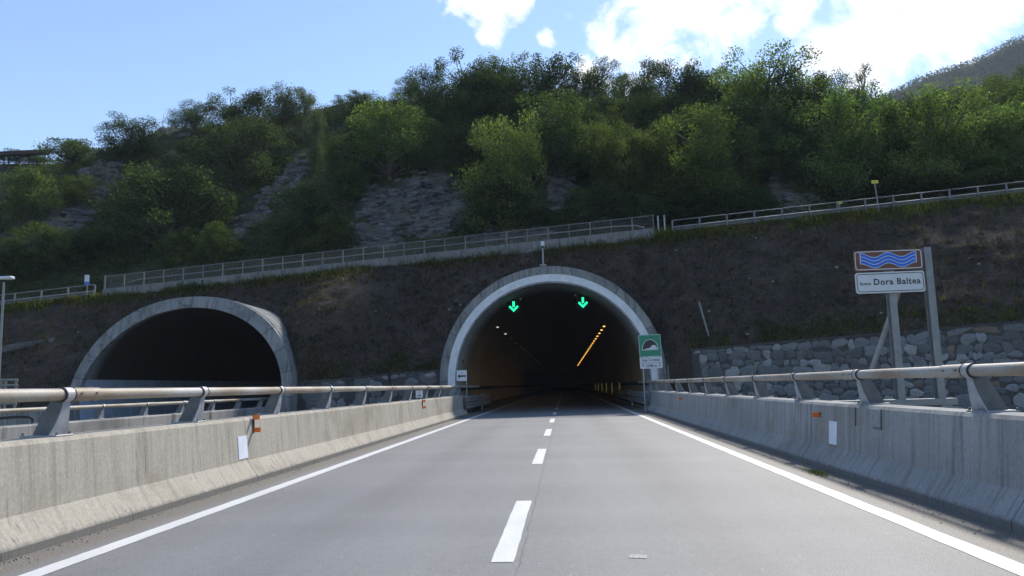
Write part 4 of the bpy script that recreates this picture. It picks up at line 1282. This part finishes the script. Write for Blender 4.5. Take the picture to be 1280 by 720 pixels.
TREES = [
 (92, 210, 78, 40, 'bush', 'd', 'dark bushy shrub on the skyline just beside the rusty trestle'),
 (160, 208, 70, 62, 'round', 'd', 'rounded dark tree alone on the skyline left of the bare ridge'),
 (243, 168, 50, 42, 'round', 'd', 'small tree on the skyline at the end of the bare ridge'),
 (290, 178, 66, 60, 'round', 'd', 'low round tree on the skyline between bare ridge and grey poplars'),
 (325, 182, 64, 70, 'poplar', 'd', 'slim dark tree on the skyline left of the grey poplars'),
 (352, 186, 66, 78, 'poplar', 's', 'grey green poplar on the skyline, wider of a pair'),
 (378, 182, 52, 70, 'poplar', 's', 'grey green poplar on the skyline, slimmer of a pair'),
 (396, 214, 36, 76, 'poplar', 's', 'pale silver tree below the poplars, lightest on that slope'),
 (425, 146, 34, 26, 'sparse', 'd', 'thin sapling on the skyline dip right of the poplars'),
 (452, 146, 40, 30, 'round', 'd', 'low dark tree on the skyline dip above the round green tree'),
 (488, 224, 112, 100, 'round', 'g', 'broad round green tree above the large rock outcrop'),
 (440, 232, 64, 74, 'round', 'd', 'darker tree tucked against the broad round tree'),
 (514, 130, 44, 28, 'round', 'd', 'small skyline tree left of the tall wood edge'),
 (540, 166, 59, 80, 'tall', 'd', 'tall tree at the downhill edge of the skyline wood'),
 (582, 160, 83, 90, 'tall', 'd', 'tall flat topped tree standing out of the skyline left of the first cloud'),
 (618, 160, 59, 86, 'tall', 'd', 'upright skyline tree under the small first cloud'),
 (645, 170, 78, 100, 'tall', 'm', 'high skyline tree under the gap between the clouds'),
 (690, 172, 91, 104, 'round', 'd', 'wide dark skyline tree where the big cloud starts'),
 (722, 160, 40, 70, 'sparse', 'd', 'thin skyline tree with sky showing through, left of the notch'),
 (748, 150, 57, 76, 'tall', 'd', 'narrow dark tree standing against the bright cloud'),
 (778, 150, 34, 56, 'sparse', 'd', 'wispy tree against the brightest part of the cloud'),
 (806, 152, 65, 70, 'tall', 'd', 'dark skyline tree right of the wispy one'),
 (848, 172, 85, 100, 'round', 'd', 'full dark skyline tree above the yellow green tree'),
 (884, 168, 65, 84, 'tall', 'd', 'skyline tree at the right rim of the big cloud'),
 (915, 176, 59, 86, 'tall', 'd', 'upright tree against blue sky left of the tallest tree'),
 (962, 196, 119, 136, 'tall', 'g', 'tallest tree on the skyline, standing under blue sky'),
 (1002, 190, 78, 104, 'tall', 'd', 'dark tree leaning against the tallest skyline tree'),
 (1035, 178, 72, 84, 'round', 'd', 'round skyline tree right of the tallest one'),
 (1083, 168, 54, 84, 'sparse', 'd', 'sparse skyline tree with bare twigs against the right cloud'),
 (1010, 240, 50, 64, 'round', 'd', 'dim tree behind the pale rubble path'),
 (636, 296, 92, 150, 'round', 'y', 'large tree with sunlit yellowish top in the middle of the slope'),
 (694, 224, 100, 104, 'round', 'm', 'broad tree behind the pale vertical rock strip'),
 (740, 212, 60, 84, 'round', 'd', 'dark tree in the middle of the wood below the notch'),
 (770, 262, 76, 108, 'round', 'o', 'olive green tree left of the wide yellow green one'),
 (820, 250, 66, 88, 'round', 'o', 'smaller olive tree pressed against the wide yellow green one'),
 (884, 262, 118, 122, 'round', 'y', 'wide yellow green tree above the end of the mesh fence'),
 (932, 250, 36, 84, 'poplar', 'y', 'narrow bright green tree at the edge of the pale path'),
 (1056, 254, 128, 136, 'round', 'g', 'big dark green tree behind the low yellow sign'),
 (1122, 246, 80, 120, 'round', 'd', 'tree squeezed between the two biggest trees by the upper railing'),
 (1176, 246, 132, 132, 'round', 'g', 'biggest round tree by the railing, right of the tall yellow sign'),
 (1246, 236, 94, 106, 'round', 'm', 'leafy tree by the railing near the right picture edge'),
 (1290, 232, 90, 116, 'round', 'g', 'tree cut by the right picture edge beside the railing'),
 (1240, 168, 86, 64, 'round', 'm', 'bright green tree on the rise below the distant mountain'),
 (1284, 150, 80, 62, 'round', 'd', 'tree high at the right picture edge in front of the mountain'),
 (1190, 166, 70, 50, 'round', 'd', 'tree on the rise between biggest tree and mountain'),
 (1140, 170, 60, 50, 'round', 'd', 'tree at the foot of the mountain where the cloud meets the wood'),
 (212, 312, 136, 112, 'bush', 'd', 'very wide dark shrub in the middle of the left slope'),
 (300, 242, 110, 92, 'round', 'd', 'wide dark tree above the grey scree strip'),
 (262, 216, 80, 60, 'bush', 'd', 'dark shrub below the bare ridge'),
 (22, 206, 44, 17, 'bush', 'd', 'low dark shrub growing in front of the trestle posts'),
 (48, 208, 34, 15, 'bush', 'm', 'low green shrub under the end of the trestle beam'),
 (30, 286, 80, 76, 'bush', 'm', 'green shrub at the left picture edge below the trestle'),
 (88, 262, 60, 48, 'bush', 'o', 'olive shrub below the trestle, left of the rocky rib'),
 (55, 246, 50, 36, 'bush', 'o', 'small light shrub right under the trestle'),
 (64, 340, 80, 60, 'bush', 'm', 'low green shrub behind the marker sign'),
 (10, 352, 70, 56, 'bush', 'd', 'dark shrub behind the street lamp'),
 (120, 330, 60, 44, 'bush', 'd', 'small dark shrub at the left end of the mesh fence'),
 (270, 330, 50, 54, 'bush', 'm', 'upright green shrub just behind the mesh fence, left of the scree'),
 (222, 336, 50, 48, 'bush', 'm', 'green shrub behind the mesh fence above the dark tunnel'),
 (380, 304, 76, 80, 'bush', 'd', 'dark shrub between scree strip and rock outcrop'),
 (415, 318, 60, 50, 'bush', 'o', 'light tufted shrub behind the mesh fence left of the rock outcrop'),
 (366, 322, 44, 46, 'bush', 'm', 'small pointed shrub at the foot of the scree strip'),
 (440, 258, 50, 60, 'bush', 'm', 'shrub on the upper left flank of the rock outcrop'),
 (618, 298, 90, 76, 'bush', 'd', 'dark shrub at the right foot of the rock outcrop'),
 (664, 294, 70, 50, 'bush', 'd', 'low dark shrub behind the camera pole'),
 (744, 290, 80, 60, 'bush', 'd', 'low shrub behind the mesh fence right of the camera pole'),
 (800, 284, 70, 50, 'bush', 'd', 'low shrub behind the end of the mesh fence'),
 (905, 282, 90, 50, 'bush', 'd', 'dark low shrub right of the wide yellow green tree'),
 (855, 284, 70, 46, 'bush', 'd', 'dark low shrub behind the fence gap'),
 (955, 276, 50, 40, 'bush', 'd', 'dark shrub at the foot of the pale rubble path'),
 (1140, 248, 120, 36, 'bush', 'm', 'long low bush along the railing under the big trees'),
 (1230, 240, 120, 40, 'bush', 'm', 'long low bush along the railing near the picture edge'),
]
for t in TREES:
    nm = 'shrub' if t[4] == 'bush' else ('poplar_tree' if t[4] == 'poplar' else 'tree')
    tree(*t[:7], name=nm, group='shrubs on the hillside' if t[4] == 'bush' else 'trees on the hillside')
fr_ = random.Random(77)
for k in range(34):
    px = 548 + k * 15.6 + fr_.uniform(-6, 6)
    p = tree(px, 176, fr_.uniform(48, 78), fr_.uniform(38, 60), fr_.choice(('tall', 'round', 'round', 'round')), fr_.choice('dmm'), 'dark slender tree merging into the dense wood along the skyline', group='trees merging into the skyline wood')
for k in range(30):
    px = 560 + k * 16 + fr_.uniform(-9, 9); py = fr_.uniform(196, 232)
    p = tree(px, py, fr_.uniform(44, 70), fr_.uniform(50, 78), fr_.choice(('round', 'tall', 'round')), fr_.choice('dmmo'), 'shaded green tree filling the dense wood on the upper slope', group='trees filling the wood on the slope')
# bare saplings on the skyline
sp_ = random.Random(9)
for k, px in enumerate((194, 203, 211, 219)):
    p = hill_hit(px, 164); mb = MB()
    H = sp_.uniform(1.5, 2.4)
    mb.tube([p - Vector((0, 0, .3)), p + Vector((sp_.uniform(-.1, .1), 0, H))], [.035, .01], 5)
    for j in range(12):
        z = H * sp_.uniform(.3, .95); a = sp_.uniform(0, 6.28); L = .55 * (1.1 - z / H)
        s0 = p + Vector((0, 0, z)); mb.tube([s0, s0 + Vector((math.cos(a) * L, math.sin(a) * L, L * 1.1))], [.012, .004], 4)
    tag(mb.build('bare_sapling', M_BARK, loc=p), 'leafless sapling on the bare ridge against the sky', 'sapling', 'bare saplings on the ridge')

# undergrowth covering the hill between the trees
ug = np.random.default_rng(3)
cs, ss = [], []
uc = random.Random(8)
count = 0
while count < 5200:
    x = uc.uniform(-62, 66); y = YH0 + .4 + (YR - YH0 + 1) * uc.random() ** .95
    dn = mnoise.fractal(Vector((x * .12, y * .12, 7)), 1, 2, 3)
    rk = hill_z(x, y, HR)
    if rk > .3 and uc.random() < .62: continue
    if dn < -.25 and uc.random() < .7: continue
    r = uc.uniform(.35, 1.15) * (1 + .5 * dn); z = hill_z(x, y)
    n = int(95 * r * r + 14)
    dirs = ug.normal(size=(n, 3)); dirs /= np.linalg.norm(dirs, axis=1)[:, None]; dirs[:, 2] = np.abs(dirs[:, 2])
    cs.append(np.array([x, y, z]) + dirs * (r * ug.random(n) ** .4)[:, None] * np.array([1, 1, uc.uniform(.7, 1.3)]))
    ss.append(ug.uniform(.09, .20, n)); count += 1
C = np.concatenate(cs); S = np.concatenate(ss)
o = bpy.data.objects.new('undergrowth', quads_mesh('undergrowth', leaf_quads(C, S, .6, rng=ug), M_LEAF)); COL.objects.link(o)
o.color = (.070, .090, .046, 1); tag(o, 'dense low green undergrowth covering the hillside', 'undergrowth', kind='stuff')
RK_I, RK_J = np.where(HR[:, :int(31 / HYS)] > .45)
mb = MB(); kr = random.Random(17)
ico = []
for _ in range(1100):
    k = kr.randrange(len(RK_I)); x = hx[RK_I[k]] + kr.uniform(-.4, .4); y = hy[RK_J[k]] + kr.uniform(-.3, .3); z = hill_z(x, y)
    r = kr.choice((.10, .14, .18, .25, .34, .5)) * kr.uniform(.7, 1.2)
    n1 = 5; rows = []
    for j, (q, zz2) in enumerate(((.75, -.5), (1.0, .0), (.8, .45), (.35, .62))):
        for i in range(n1):
            w = 2 * math.pi * i / n1 + .3 * kr.random()
            rr_ = r * q * kr.uniform(.6, 1.35)
            rows.append((x + math.cos(w) * rr_ * 1.5, y + math.sin(w) * rr_ * .8 - .1, z + zz2 * r * kr.uniform(.8, 1.15)))
    fs_ = [(j * n1 + i, j * n1 + (i + 1) % n1, (j + 1) * n1 + (i + 1) % n1, (j + 1) * n1 + i) for j in range(3) for i in range(n1)] + [tuple(range(3 * n1, 4 * n1))]
    mb.add(rows, fs_)
mfr, nt_, p_ = newmat('fractured_rock'); N_ = NT(nt_)
rn_ = N_.noise(N_.coords((1, 1, 2.5)), 2.2, 7, .7)
N_.l(N_.ramp(rn_, [(.3, (.045, .046, .047)), (.5, (.10, .101, .102)), (.7, (.21, .21, .205))]), p_.inputs['Base Color']); p_.inputs['Roughness'].default_value = .95
N_.l(N_.bump(rn_, .8, .2), p_.inputs['Normal'])
tag(mb.build('rubble', mfr), 'broken rock and scree on the bare outcrops of the hill', 'rubble', kind='stuff')
# a further wood on the back of the ridge: reads as one mass between the skyline trees
cs, ss = [], []
for _ in range(900):
    x = uc.uniform(-12, 60); y = YR - 5 + uc.uniform(0, 14); z = hill_z(x, y) + uc.uniform(.3, 2.6); r = uc.uniform(.6, 1.5)
    n = 150; dirs = ug.normal(size=(n, 3)); dirs /= np.linalg.norm(dirs, axis=1)[:, None]
    cs.append(np.array([x, y, z]) + dirs * (r * ug.random(n) ** .4)[:, None]); ss.append(ug.uniform(.10, .22, n))
o = bpy.data.objects.new('undergrowth', quads_mesh('undergrowth', leaf_quads(np.concatenate(cs), np.concatenate(ss), .6, rng=ug), M_LEAF)); COL.objects.link(o)
o.color = (.046, .066, .032, 1); tag(o, 'dark thicket filling the gaps under the skyline trees', 'thicket', kind='stuff')

# ------------------------------------------------------------------ grass and dead scrub on the embankment
def blades(P, L, W, lean, rng):
    n = len(P); a = rng.uniform(0, 2 * math.pi, n)
    d = np.stack([np.cos(a), np.sin(a), np.zeros(n)], 1)
    tip = P + np.stack([np.cos(a + 1.3) * lean * L, np.sin(a + 1.3) * lean * L, L], 1)
    w = (W / 2)[:, None]
    return np.stack([P - d * w, P + d * w, tip + d * w * .25, tip - d * w * .25], 1)
gr = np.random.default_rng(21); pts, Ls = [], []
gu = random.Random(4)
for _ in range(34000):   # along the top edge
    x = gu.uniform(-60, 62); v = 1 - abs(gu.gauss(0, .06 if x > XB else .045)); 
    if v < .7: continue
    p = emb_pt(x, v)
    if in_bore(p, .4): continue
    cl = mnoise.noise(Vector((x * .4, v * 6, 2)))
    if cl < -.3: continue
    k = 1.0 if not (XA < x < XB) else .75
    pts.append(p); Ls.append(gu.uniform(.08, .42) * (1 + .7 * cl) * k)
for _ in range(9000):   # above the stone walls
    x = gu.uniform(6.5, 34) if gu.random() < .7 else gu.uniform(-13.5, -7)
    v = abs(gu.gauss(0, .07)) + .005
    p = emb_pt(x, min(v, .4))
    if in_bore(p, .4): continue
    if mnoise.noise(Vector((x * .5, v * 5, 9))) < -.2: continue
    pts.append(p); Ls.append(gu.uniform(.04, .16) * (1.2 + mnoise.noise(Vector((x * .8, v * 9, 3)))))
P = np.array([tuple(p) for p in pts]); L = np.array(Ls)
o = bpy.data.objects.new('grass', quads_mesh('grass', blades(P, L, np.full(len(L), .045), .55, gr), M_LEAF)); COL.objects.link(o)
o.color = (.085, .098, .034, 1); tag(o, 'green grass fringe along the embankment top and above the stone walls', 'grass', kind='stuff')
pts, Ls = [], []
for _ in range(70000):
    x = gu.uniform(-60, 50); v = gu.random()
    p = emb_pt(x, v)
    if in_bore(p, .35): continue
    if mnoise.noise(Vector((x * .3, v * 4, 5))) < -.22 and gu.random() < .6: continue
    pts.append(p); Ls.append(gu.uniform(.06, .22))
P = np.array([tuple(p) for p in pts]); L = np.array(Ls)
o = bpy.data.objects.new('dead_scrub', quads_mesh('dead_scrub', blades(P, L, np.full(len(L), .04), .9, gr), M_LEAF)); COL.objects.link(o)
o.color = (.062, .047, .037, 1); tag(o, 'dead brown scrub matting the bare embankment', 'scrub', kind='stuff')
pts, Ls = [], []
for _ in range(16000):
    x = gu.uniform(-60, 62); v = 1 - abs(gu.gauss(0, .075))
    low = gu.random() < .12
    if low: x = gu.uniform(6.5, 34); v = abs(gu.gauss(0, .08)) + .005
    if v < .0 or v > 1: continue
    p = emb_pt(x, v)
    if in_bore(p, .4) or mnoise.noise(Vector((x * .25, v * 5, 12))) < -.05: continue
    pts.append(p); Ls.append(gu.uniform(.06, .34) * (.45 if low else 1))
P = np.array([tuple(p) for p in pts]); L = np.array(Ls)
o = bpy.data.objects.new('grass', quads_mesh('grass', blades(P, L, np.full(len(L), .04), .7, gr), M_LEAF)); COL.objects.link(o)
o.color = (.15, .12, .06, 1); tag(o, 'dry straw coloured grass mixed along the edges of the embankment', 'grass', kind='stuff')
for (cnt, colr, lab, seed_) in ((420, (.10, .082, .06, 1), 'straw coloured dry tufts scattered over the bare embankment', 5), (500, (.045, .052, .030, 1), 'dull green tufts scattered over the bare embankment', 6)):
    pts, Ls = [], []; tu = random.Random(seed_)
    for _ in range(cnt):
        x = tu.uniform(-45, 42); v = tu.uniform(.02, .97); p = emb_pt(x, v)
        if in_bore(p, .5): continue
        for _b in range(tu.randrange(10, 26)):
            pts.append(p + Vector((tu.gauss(0, .09), -.03, tu.gauss(0, .04)))); Ls.append(tu.uniform(.08, .30))
    P = np.array([tuple(p) for p in pts]); L = np.array(Ls)
    o = bpy.data.objects.new('dry_grass', quads_mesh('dry_grass', blades(P, L, np.full(len(L), .03), .8, gr), M_LEAF)); COL.objects.link(o)
    o.color = colr; tag(o, lab, 'grass', kind='stuff')
cs, ss = [], []
for _ in range(1500):
    x = gu.uniform(-45, 42); v = gu.uniform(.02, .97); p = emb_pt(x, v)
    if in_bore(p, .6) or mnoise.noise(Vector((x * .2, v * 3, 15))) < -.2: continue
    r = gu.uniform(.12, .38); n = int(22 + 60 * r)
    dirs = gr.normal(size=(n, 3)); dirs /= np.linalg.norm(dirs, axis=1)[:, None]
    cs.append(np.array([tuple(p)]) + np.array([0, -.05, .05]) + dirs * (r * gr.random(n) ** .5)[:, None] * np.array([1.2, .8, .8])); ss.append(gr.uniform(.05, .13, n))
o = bpy.data.objects.new('dead_scrub', quads_mesh('dead_scrub', leaf_quads(np.concatenate(cs), np.concatenate(ss), .35, rng=gr), M_LEAF)); COL.objects.link(o)
o.color = (.072, .053, .040, 1); tag(o, 'withered brown bushes clinging to the bare embankment', 'scrub', kind='stuff')
# pale stones lying on the slope
mb = MB()
for _ in range(50):
    x = gu.uniform(-40, 40); p = emb_pt(x, gu.uniform(.03, .95))
    if in_bore(p, .5): continue
    r = gu.uniform(.03, .12)
    pts_ = [p + Vector((math.cos(a) * r * gu.uniform(.7, 1.2), -.04 - r * .3 * gu.random(), math.sin(a) * r * gu.uniform(.5, 1))) for a in (0, 1.05, 2.1, 3.14, 4.2, 5.2)]
    mb.add(pts_ + [p + Vector((0, -.06 - r * .6, .02))], [(k, (k + 1) % 6, 6) for k in range(6)])
tag(mb.build('rubble', flat('pale_rubble', (.24, .23, .215), .9, 0, .4, 20)), 'small pale stones lying on the bare slope', 'rubble', kind='stuff')
# few green clumps on the embankment
cs, ss = [], []
for (px, py, Y, r, n) in ((420, 440, 43, 1.5, 300), (400, 452, 42.4, 1.4, 260), (455, 460, 42, .9, 130), (548, 452, 42, 1.0, 150), (530, 462, 41.8, .8, 120), (470, 350, 45.6, .8, 120), (500, 345, 45.8, .6, 80), (855, 400, 42.6, .9, 90), (240, 357, 45.5, .8, 90), (390, 345, 45.6, .8, 90)):
    c = at(px, py, Y); dirs = gr.normal(size=(n, 3)); dirs /= np.linalg.norm(dirs, axis=1)[:, None]
    zz_ = np.array([tuple(c)]) + dirs * (r * gr.random(n) ** .5)[:, None] * np.array([1.4, .7, .45])
    yb, zb = base(c.x); 
    cs.append(zz_); ss.append(gr.uniform(.12, .26, n))
o = bpy.data.objects.new('weeds', quads_mesh('weeds', leaf_quads(np.concatenate(cs), np.concatenate(ss), .5, rng=gr), M_LEAF)); COL.objects.link(o)
o.color = (.032, .055, .022, 1); tag(o, 'straggling dark green weeds on the bare embankment', 'weeds', kind='stuff')
# grass tuft growing on the right shoulder
tc_ = at(1020, 590, 9.6); n = 420
P = np.stack([gr.normal(3.66, .06, n), gr.normal(11.6, .24, n), np.full(n, .0)], 1)
o = bpy.data.objects.new('grass_tuft', quads_mesh('grass_tuft', blades(P, gr.uniform(.015, .05, n), np.full(n, .007), .9, gr), M_LEAF)); COL.objects.link(o)
o.color = (.11, .13, .045, 1); tag(o, 'low tuft of green grass growing in the grit of the shoulder', 'grass tuft', kind='stuff')
# grit and small stones on the shoulders
mb = MB()
for _ in range(900):
    s = gu.random() < .6
    x = (RF - abs(gu.gauss(0, .16)) - .02) if s else (LF + abs(gu.gauss(0, .1)) + .02)
    y = 4.0 + 22 * gu.random() ** 1.8; r = gu.uniform(.004, .014)
    mb.add([(x - r, y - r, .001), (x + r, y - r * .6, .001), (x + r * .7, y + r, .001), (x - r * .8, y + r * .7, .001), (x, y, r * 1.1)], [(0, 1, 4), (1, 2, 4), (2, 3, 4), (3, 0, 4)])
tag(mb.build('gravel', flat('grit', (.24, .22, .19), .9, 0, .4, 40)), 'loose grit lying along the shoulders', 'gravel', kind='stuff')

# ------------------------------------------------------------------ rusty trestle on the left ridge
M_RUST = flat('rusty_beam', (.036, .026, .024), .85, 0, .35, 3)
TY = 84.0
trz = at(30, 190, TY)
ts = thing('trestle', 'rusty horizontal trestle beam on posts along the left skyline', 'trestle', (trz.x, TY, hill_z(trz.x, TY)))
xa, xb = at(-60, 190, TY).x, at(60, 190, TY).x
zc = at(30, 191.5, TY).z
mb = MB(); mb.bbox(((xa + xb) / 2, TY, zc), (xb - xa, .8, .5), .03); mb.build('beam', M_RUST, ts)
for px in (-40, -15, 5, 11, 25, 36, 42, 56):
    x = at(px, 200, TY).x; zb = hill_z(x, TY) - .5
    mb = MB(); mb.box((x, TY, (zb + zc - .21) / 2), (.10, .10, zc - .21 - zb)); mb.build('post', M_RUST, ts)

# ------------------------------------------------------------------ distant mountain
MT = [(900, 175), (1040, 150), (1100, 118), (1140, 101), (1180, 86), (1225, 70), (1255, 54), (1280, 42), (1340, 22), (1420, 8), (1560, 0), (1800, 0), (2200, 0)]
MYR = 650.0
mtp = [at(px, py, MYR) for px, py in MT]
mx_, mz_ = [p.x for p in mtp], [p.z for p in mtp]
mb = MB(); vs = []
nx_, ny_ = 150, 50
for i in range(nx_ + 1):
    x = lerp(100, 900, i / nx_)
    for j in range(ny_ + 1):
        y = lerp(270, 760, j / ny_); t = (y - 270) / (MYR - 270)
        zr = float(np.interp(x, mx_, mz_))
        z = zr * t if t < 1 else zr - (y - MYR) * .3
        z += mnoise.fractal(Vector((x * .02, y * .02, 0)), 1, 2, 6) * 9 * min(1, t) * (.35 if t > .93 else 1)
        vs.append((x, y, z - 3))
mb.add(vs, [(i * (ny_ + 1) + j, (i + 1) * (ny_ + 1) + j, (i + 1) * (ny_ + 1) + j + 1, i * (ny_ + 1) + j + 1) for i in range(nx_) for j in range(ny_)], True)
tag(mb.build('mountain', M_MOUNT), kind='structure')
# forest on the mountain: tiny tree clumps
mg = np.random.default_rng(33); cs, ss = [], []
for _ in range(22000):
    x = mg.uniform(180, 520); y = mg.uniform(470, 655); t = (y - 270) / (MYR - 270)
    zr = float(np.interp(x, mx_, mz_)); z = zr * t if t < 1 else zr - (y - MYR) * .3
    z += mnoise.fractal(Vector((x * .02, y * .02, 0)), 1, 2, 6) * 9 * min(1, t) * (.35 if t > .93 else 1) - 1
    n = 5; cs.append(np.array([x, y, z]) + mg.normal(size=(n, 3)) * np.array([1.5, 1.5, 1.2])); ss.append(mg.uniform(.8, 1.6, n))
o = bpy.data.objects.new('far_forest', quads_mesh('far_forest', leaf_quads(np.concatenate(cs), np.concatenate(ss), .8, rng=mg), M_LEAF)); COL.objects.link(o)
o.color = (.035, .055, .026, 1); tag(o, 'far forest covering the mountain behind', 'forest', kind='stuff')

# ------------------------------------------------------------------ valley air
hm = bpy.data.materials.new('valley_air'); hm.use_nodes = True
hn = hm.node_tree; hn.nodes.remove(hn.nodes['Principled BSDF'])
pv = hn.nodes.new('ShaderNodeVolumePrincipled'); pv.inputs['Color'].default_value = (.80, .87, 1, 1); pv.inputs['Density'].default_value = .00022; pv.inputs['Anisotropy'].default_value = 0
hn.links.new(pv.outputs[0], hn.nodes['Material Output'].inputs['Volume'])
mb = MB(); mb.box((0, 0, 173), (2640, 2640, 351)); hz_ = tag(mb.build('haze', hm), 'thin bluish valley air', 'haze', kind='stuff')

# ------------------------------------------------------------------ world, sun
SUN_AZ, SUN_EL = 24.0, 42.5     # azimuth measured from +Y (road direction) towards +X
W = bpy.data.worlds.new('World'); SC.world = W; W.use_nodes = True
nt = W.node_tree; N = NT(nt); bg = nt.nodes['Background']
sky = N.n('ShaderNodeTexSky', sky_type='NISHITA'); sky.sun_disc = False
sky.sun_elevation = R(SUN_EL); sky.sun_rotation = R(SUN_AZ); sky.altitude = 700; sky.air_density = 1.0; sky.dust_density = .15; sky.ozone_density = 2.5
N.l(sky.outputs[0], bg.inputs['Color']); bg.inputs['Strength'].default_value = .15
tcw = N.n('ShaderNodeTexCoord'); vec = tcw.outputs['Generated']
CLOUDS = [(572, -8, 34, 1), (612, 12, 34, 1), (645, 2, 30, 1), (612, 44, 22, 1), (684, 44, 15, 1), (735, 92, 36, 1), (778, 66, 62, 1), (820, 44, 70, 1), (868, 12, 72, 1), (915, -18, 64, 1), (985, 34, 22, 1), (1004, 12, 30, 1), (1050, 56, 60, 1), (1105, 66, 76, 1),
          (1160, 34, 68, 1), (1225, 10, 56, 1), (1110, 8, 66, 1), (1075, 96, 36, 1), (700, 130, 22, 1), (1000, -120, 120, 1), (760, -160, 90, 1), (1300, -70, 70, 1)]
mx = None
# a little warping so that the cloud edges are ragged
nz = N.n('ShaderNodeTexNoise'); nz.inputs['Scale'].default_value = 14; nz.inputs['Detail'].default_value = 9; nz.inputs['Roughness'].default_value = .66; nz.inputs['Distortion'].default_value = .5
N.l(vec, nz.inputs['Vector'])
for (px, py, r, s) in CLOUDS:
    dd = ray(px, py)
    vm = N.n('ShaderNodeVectorMath', operation='DISTANCE'); N.l(vec, vm.inputs[0]); vm.inputs[1].default_value = tuple(dd)
    v = N.math('SUBTRACT', 1.0, N.math('DIVIDE', vm.outputs['Value'], r * .92 / F))
    mx = v if mx is None else N.math('SMOOTH_MAX', mx, v, .12)
cm = N.math('ADD', mx, N.math('MULTIPLY', N.math('SUBTRACT', nz.outputs['Fac'], .5), 3.2))
nz2 = N.noise(vec, 30, 5, .6)
cm = N.math('ADD', cm, N.math('MULTIPLY', N.math('SUBTRACT', nz2, .5), .5))
mask = N.ramp(cm, [(.0, (0, 0, 0)), (.40, (.5, .5, .5)), (1.0, (1, 1, 1))])
bg2 = N.n('ShaderNodeBackground'); bg2.inputs['Color'].default_value = (1, .98, .96, 1); bg2.inputs['Strength'].default_value = 1.1
ms = N.n('ShaderNodeMixShader'); N.l(mask, ms.inputs[0]); N.l(bg.outputs[0], ms.inputs[1]); N.l(bg2.outputs[0], ms.inputs[2])
N.l(ms.outputs[0], nt.nodes['World Output'].inputs['Surface'])

sd = bpy.data.lights.new('sun', 'SUN'); sd.energy = 3.9; sd.angle = R(5); sd.color = (1, .94, .85)
so = bpy.data.objects.new('sun', sd); COL.objects.link(so)
sdir = Vector((math.sin(R(SUN_AZ)) * math.cos(R(SUN_EL)), math.cos(R(SUN_AZ)) * math.cos(R(SUN_EL)), math.sin(R(SUN_EL))))
so.rotation_euler = sdir.to_track_quat('Z', 'Y').to_euler()
so.location = (0, -20, 60)

# ------------------------------------------------------------------ render settings
SC.render.engine = 'CYCLES'
SC.cycles.max_bounces = 6; SC.cycles.transparent_max_bounces = 6
SC.cycles.use_denoising = True
SC.view_settings.view_transform = 'Standard'; SC.view_settings.look = 'None'
SC.view_settings.exposure = .62; SC.view_settings.gamma = 1
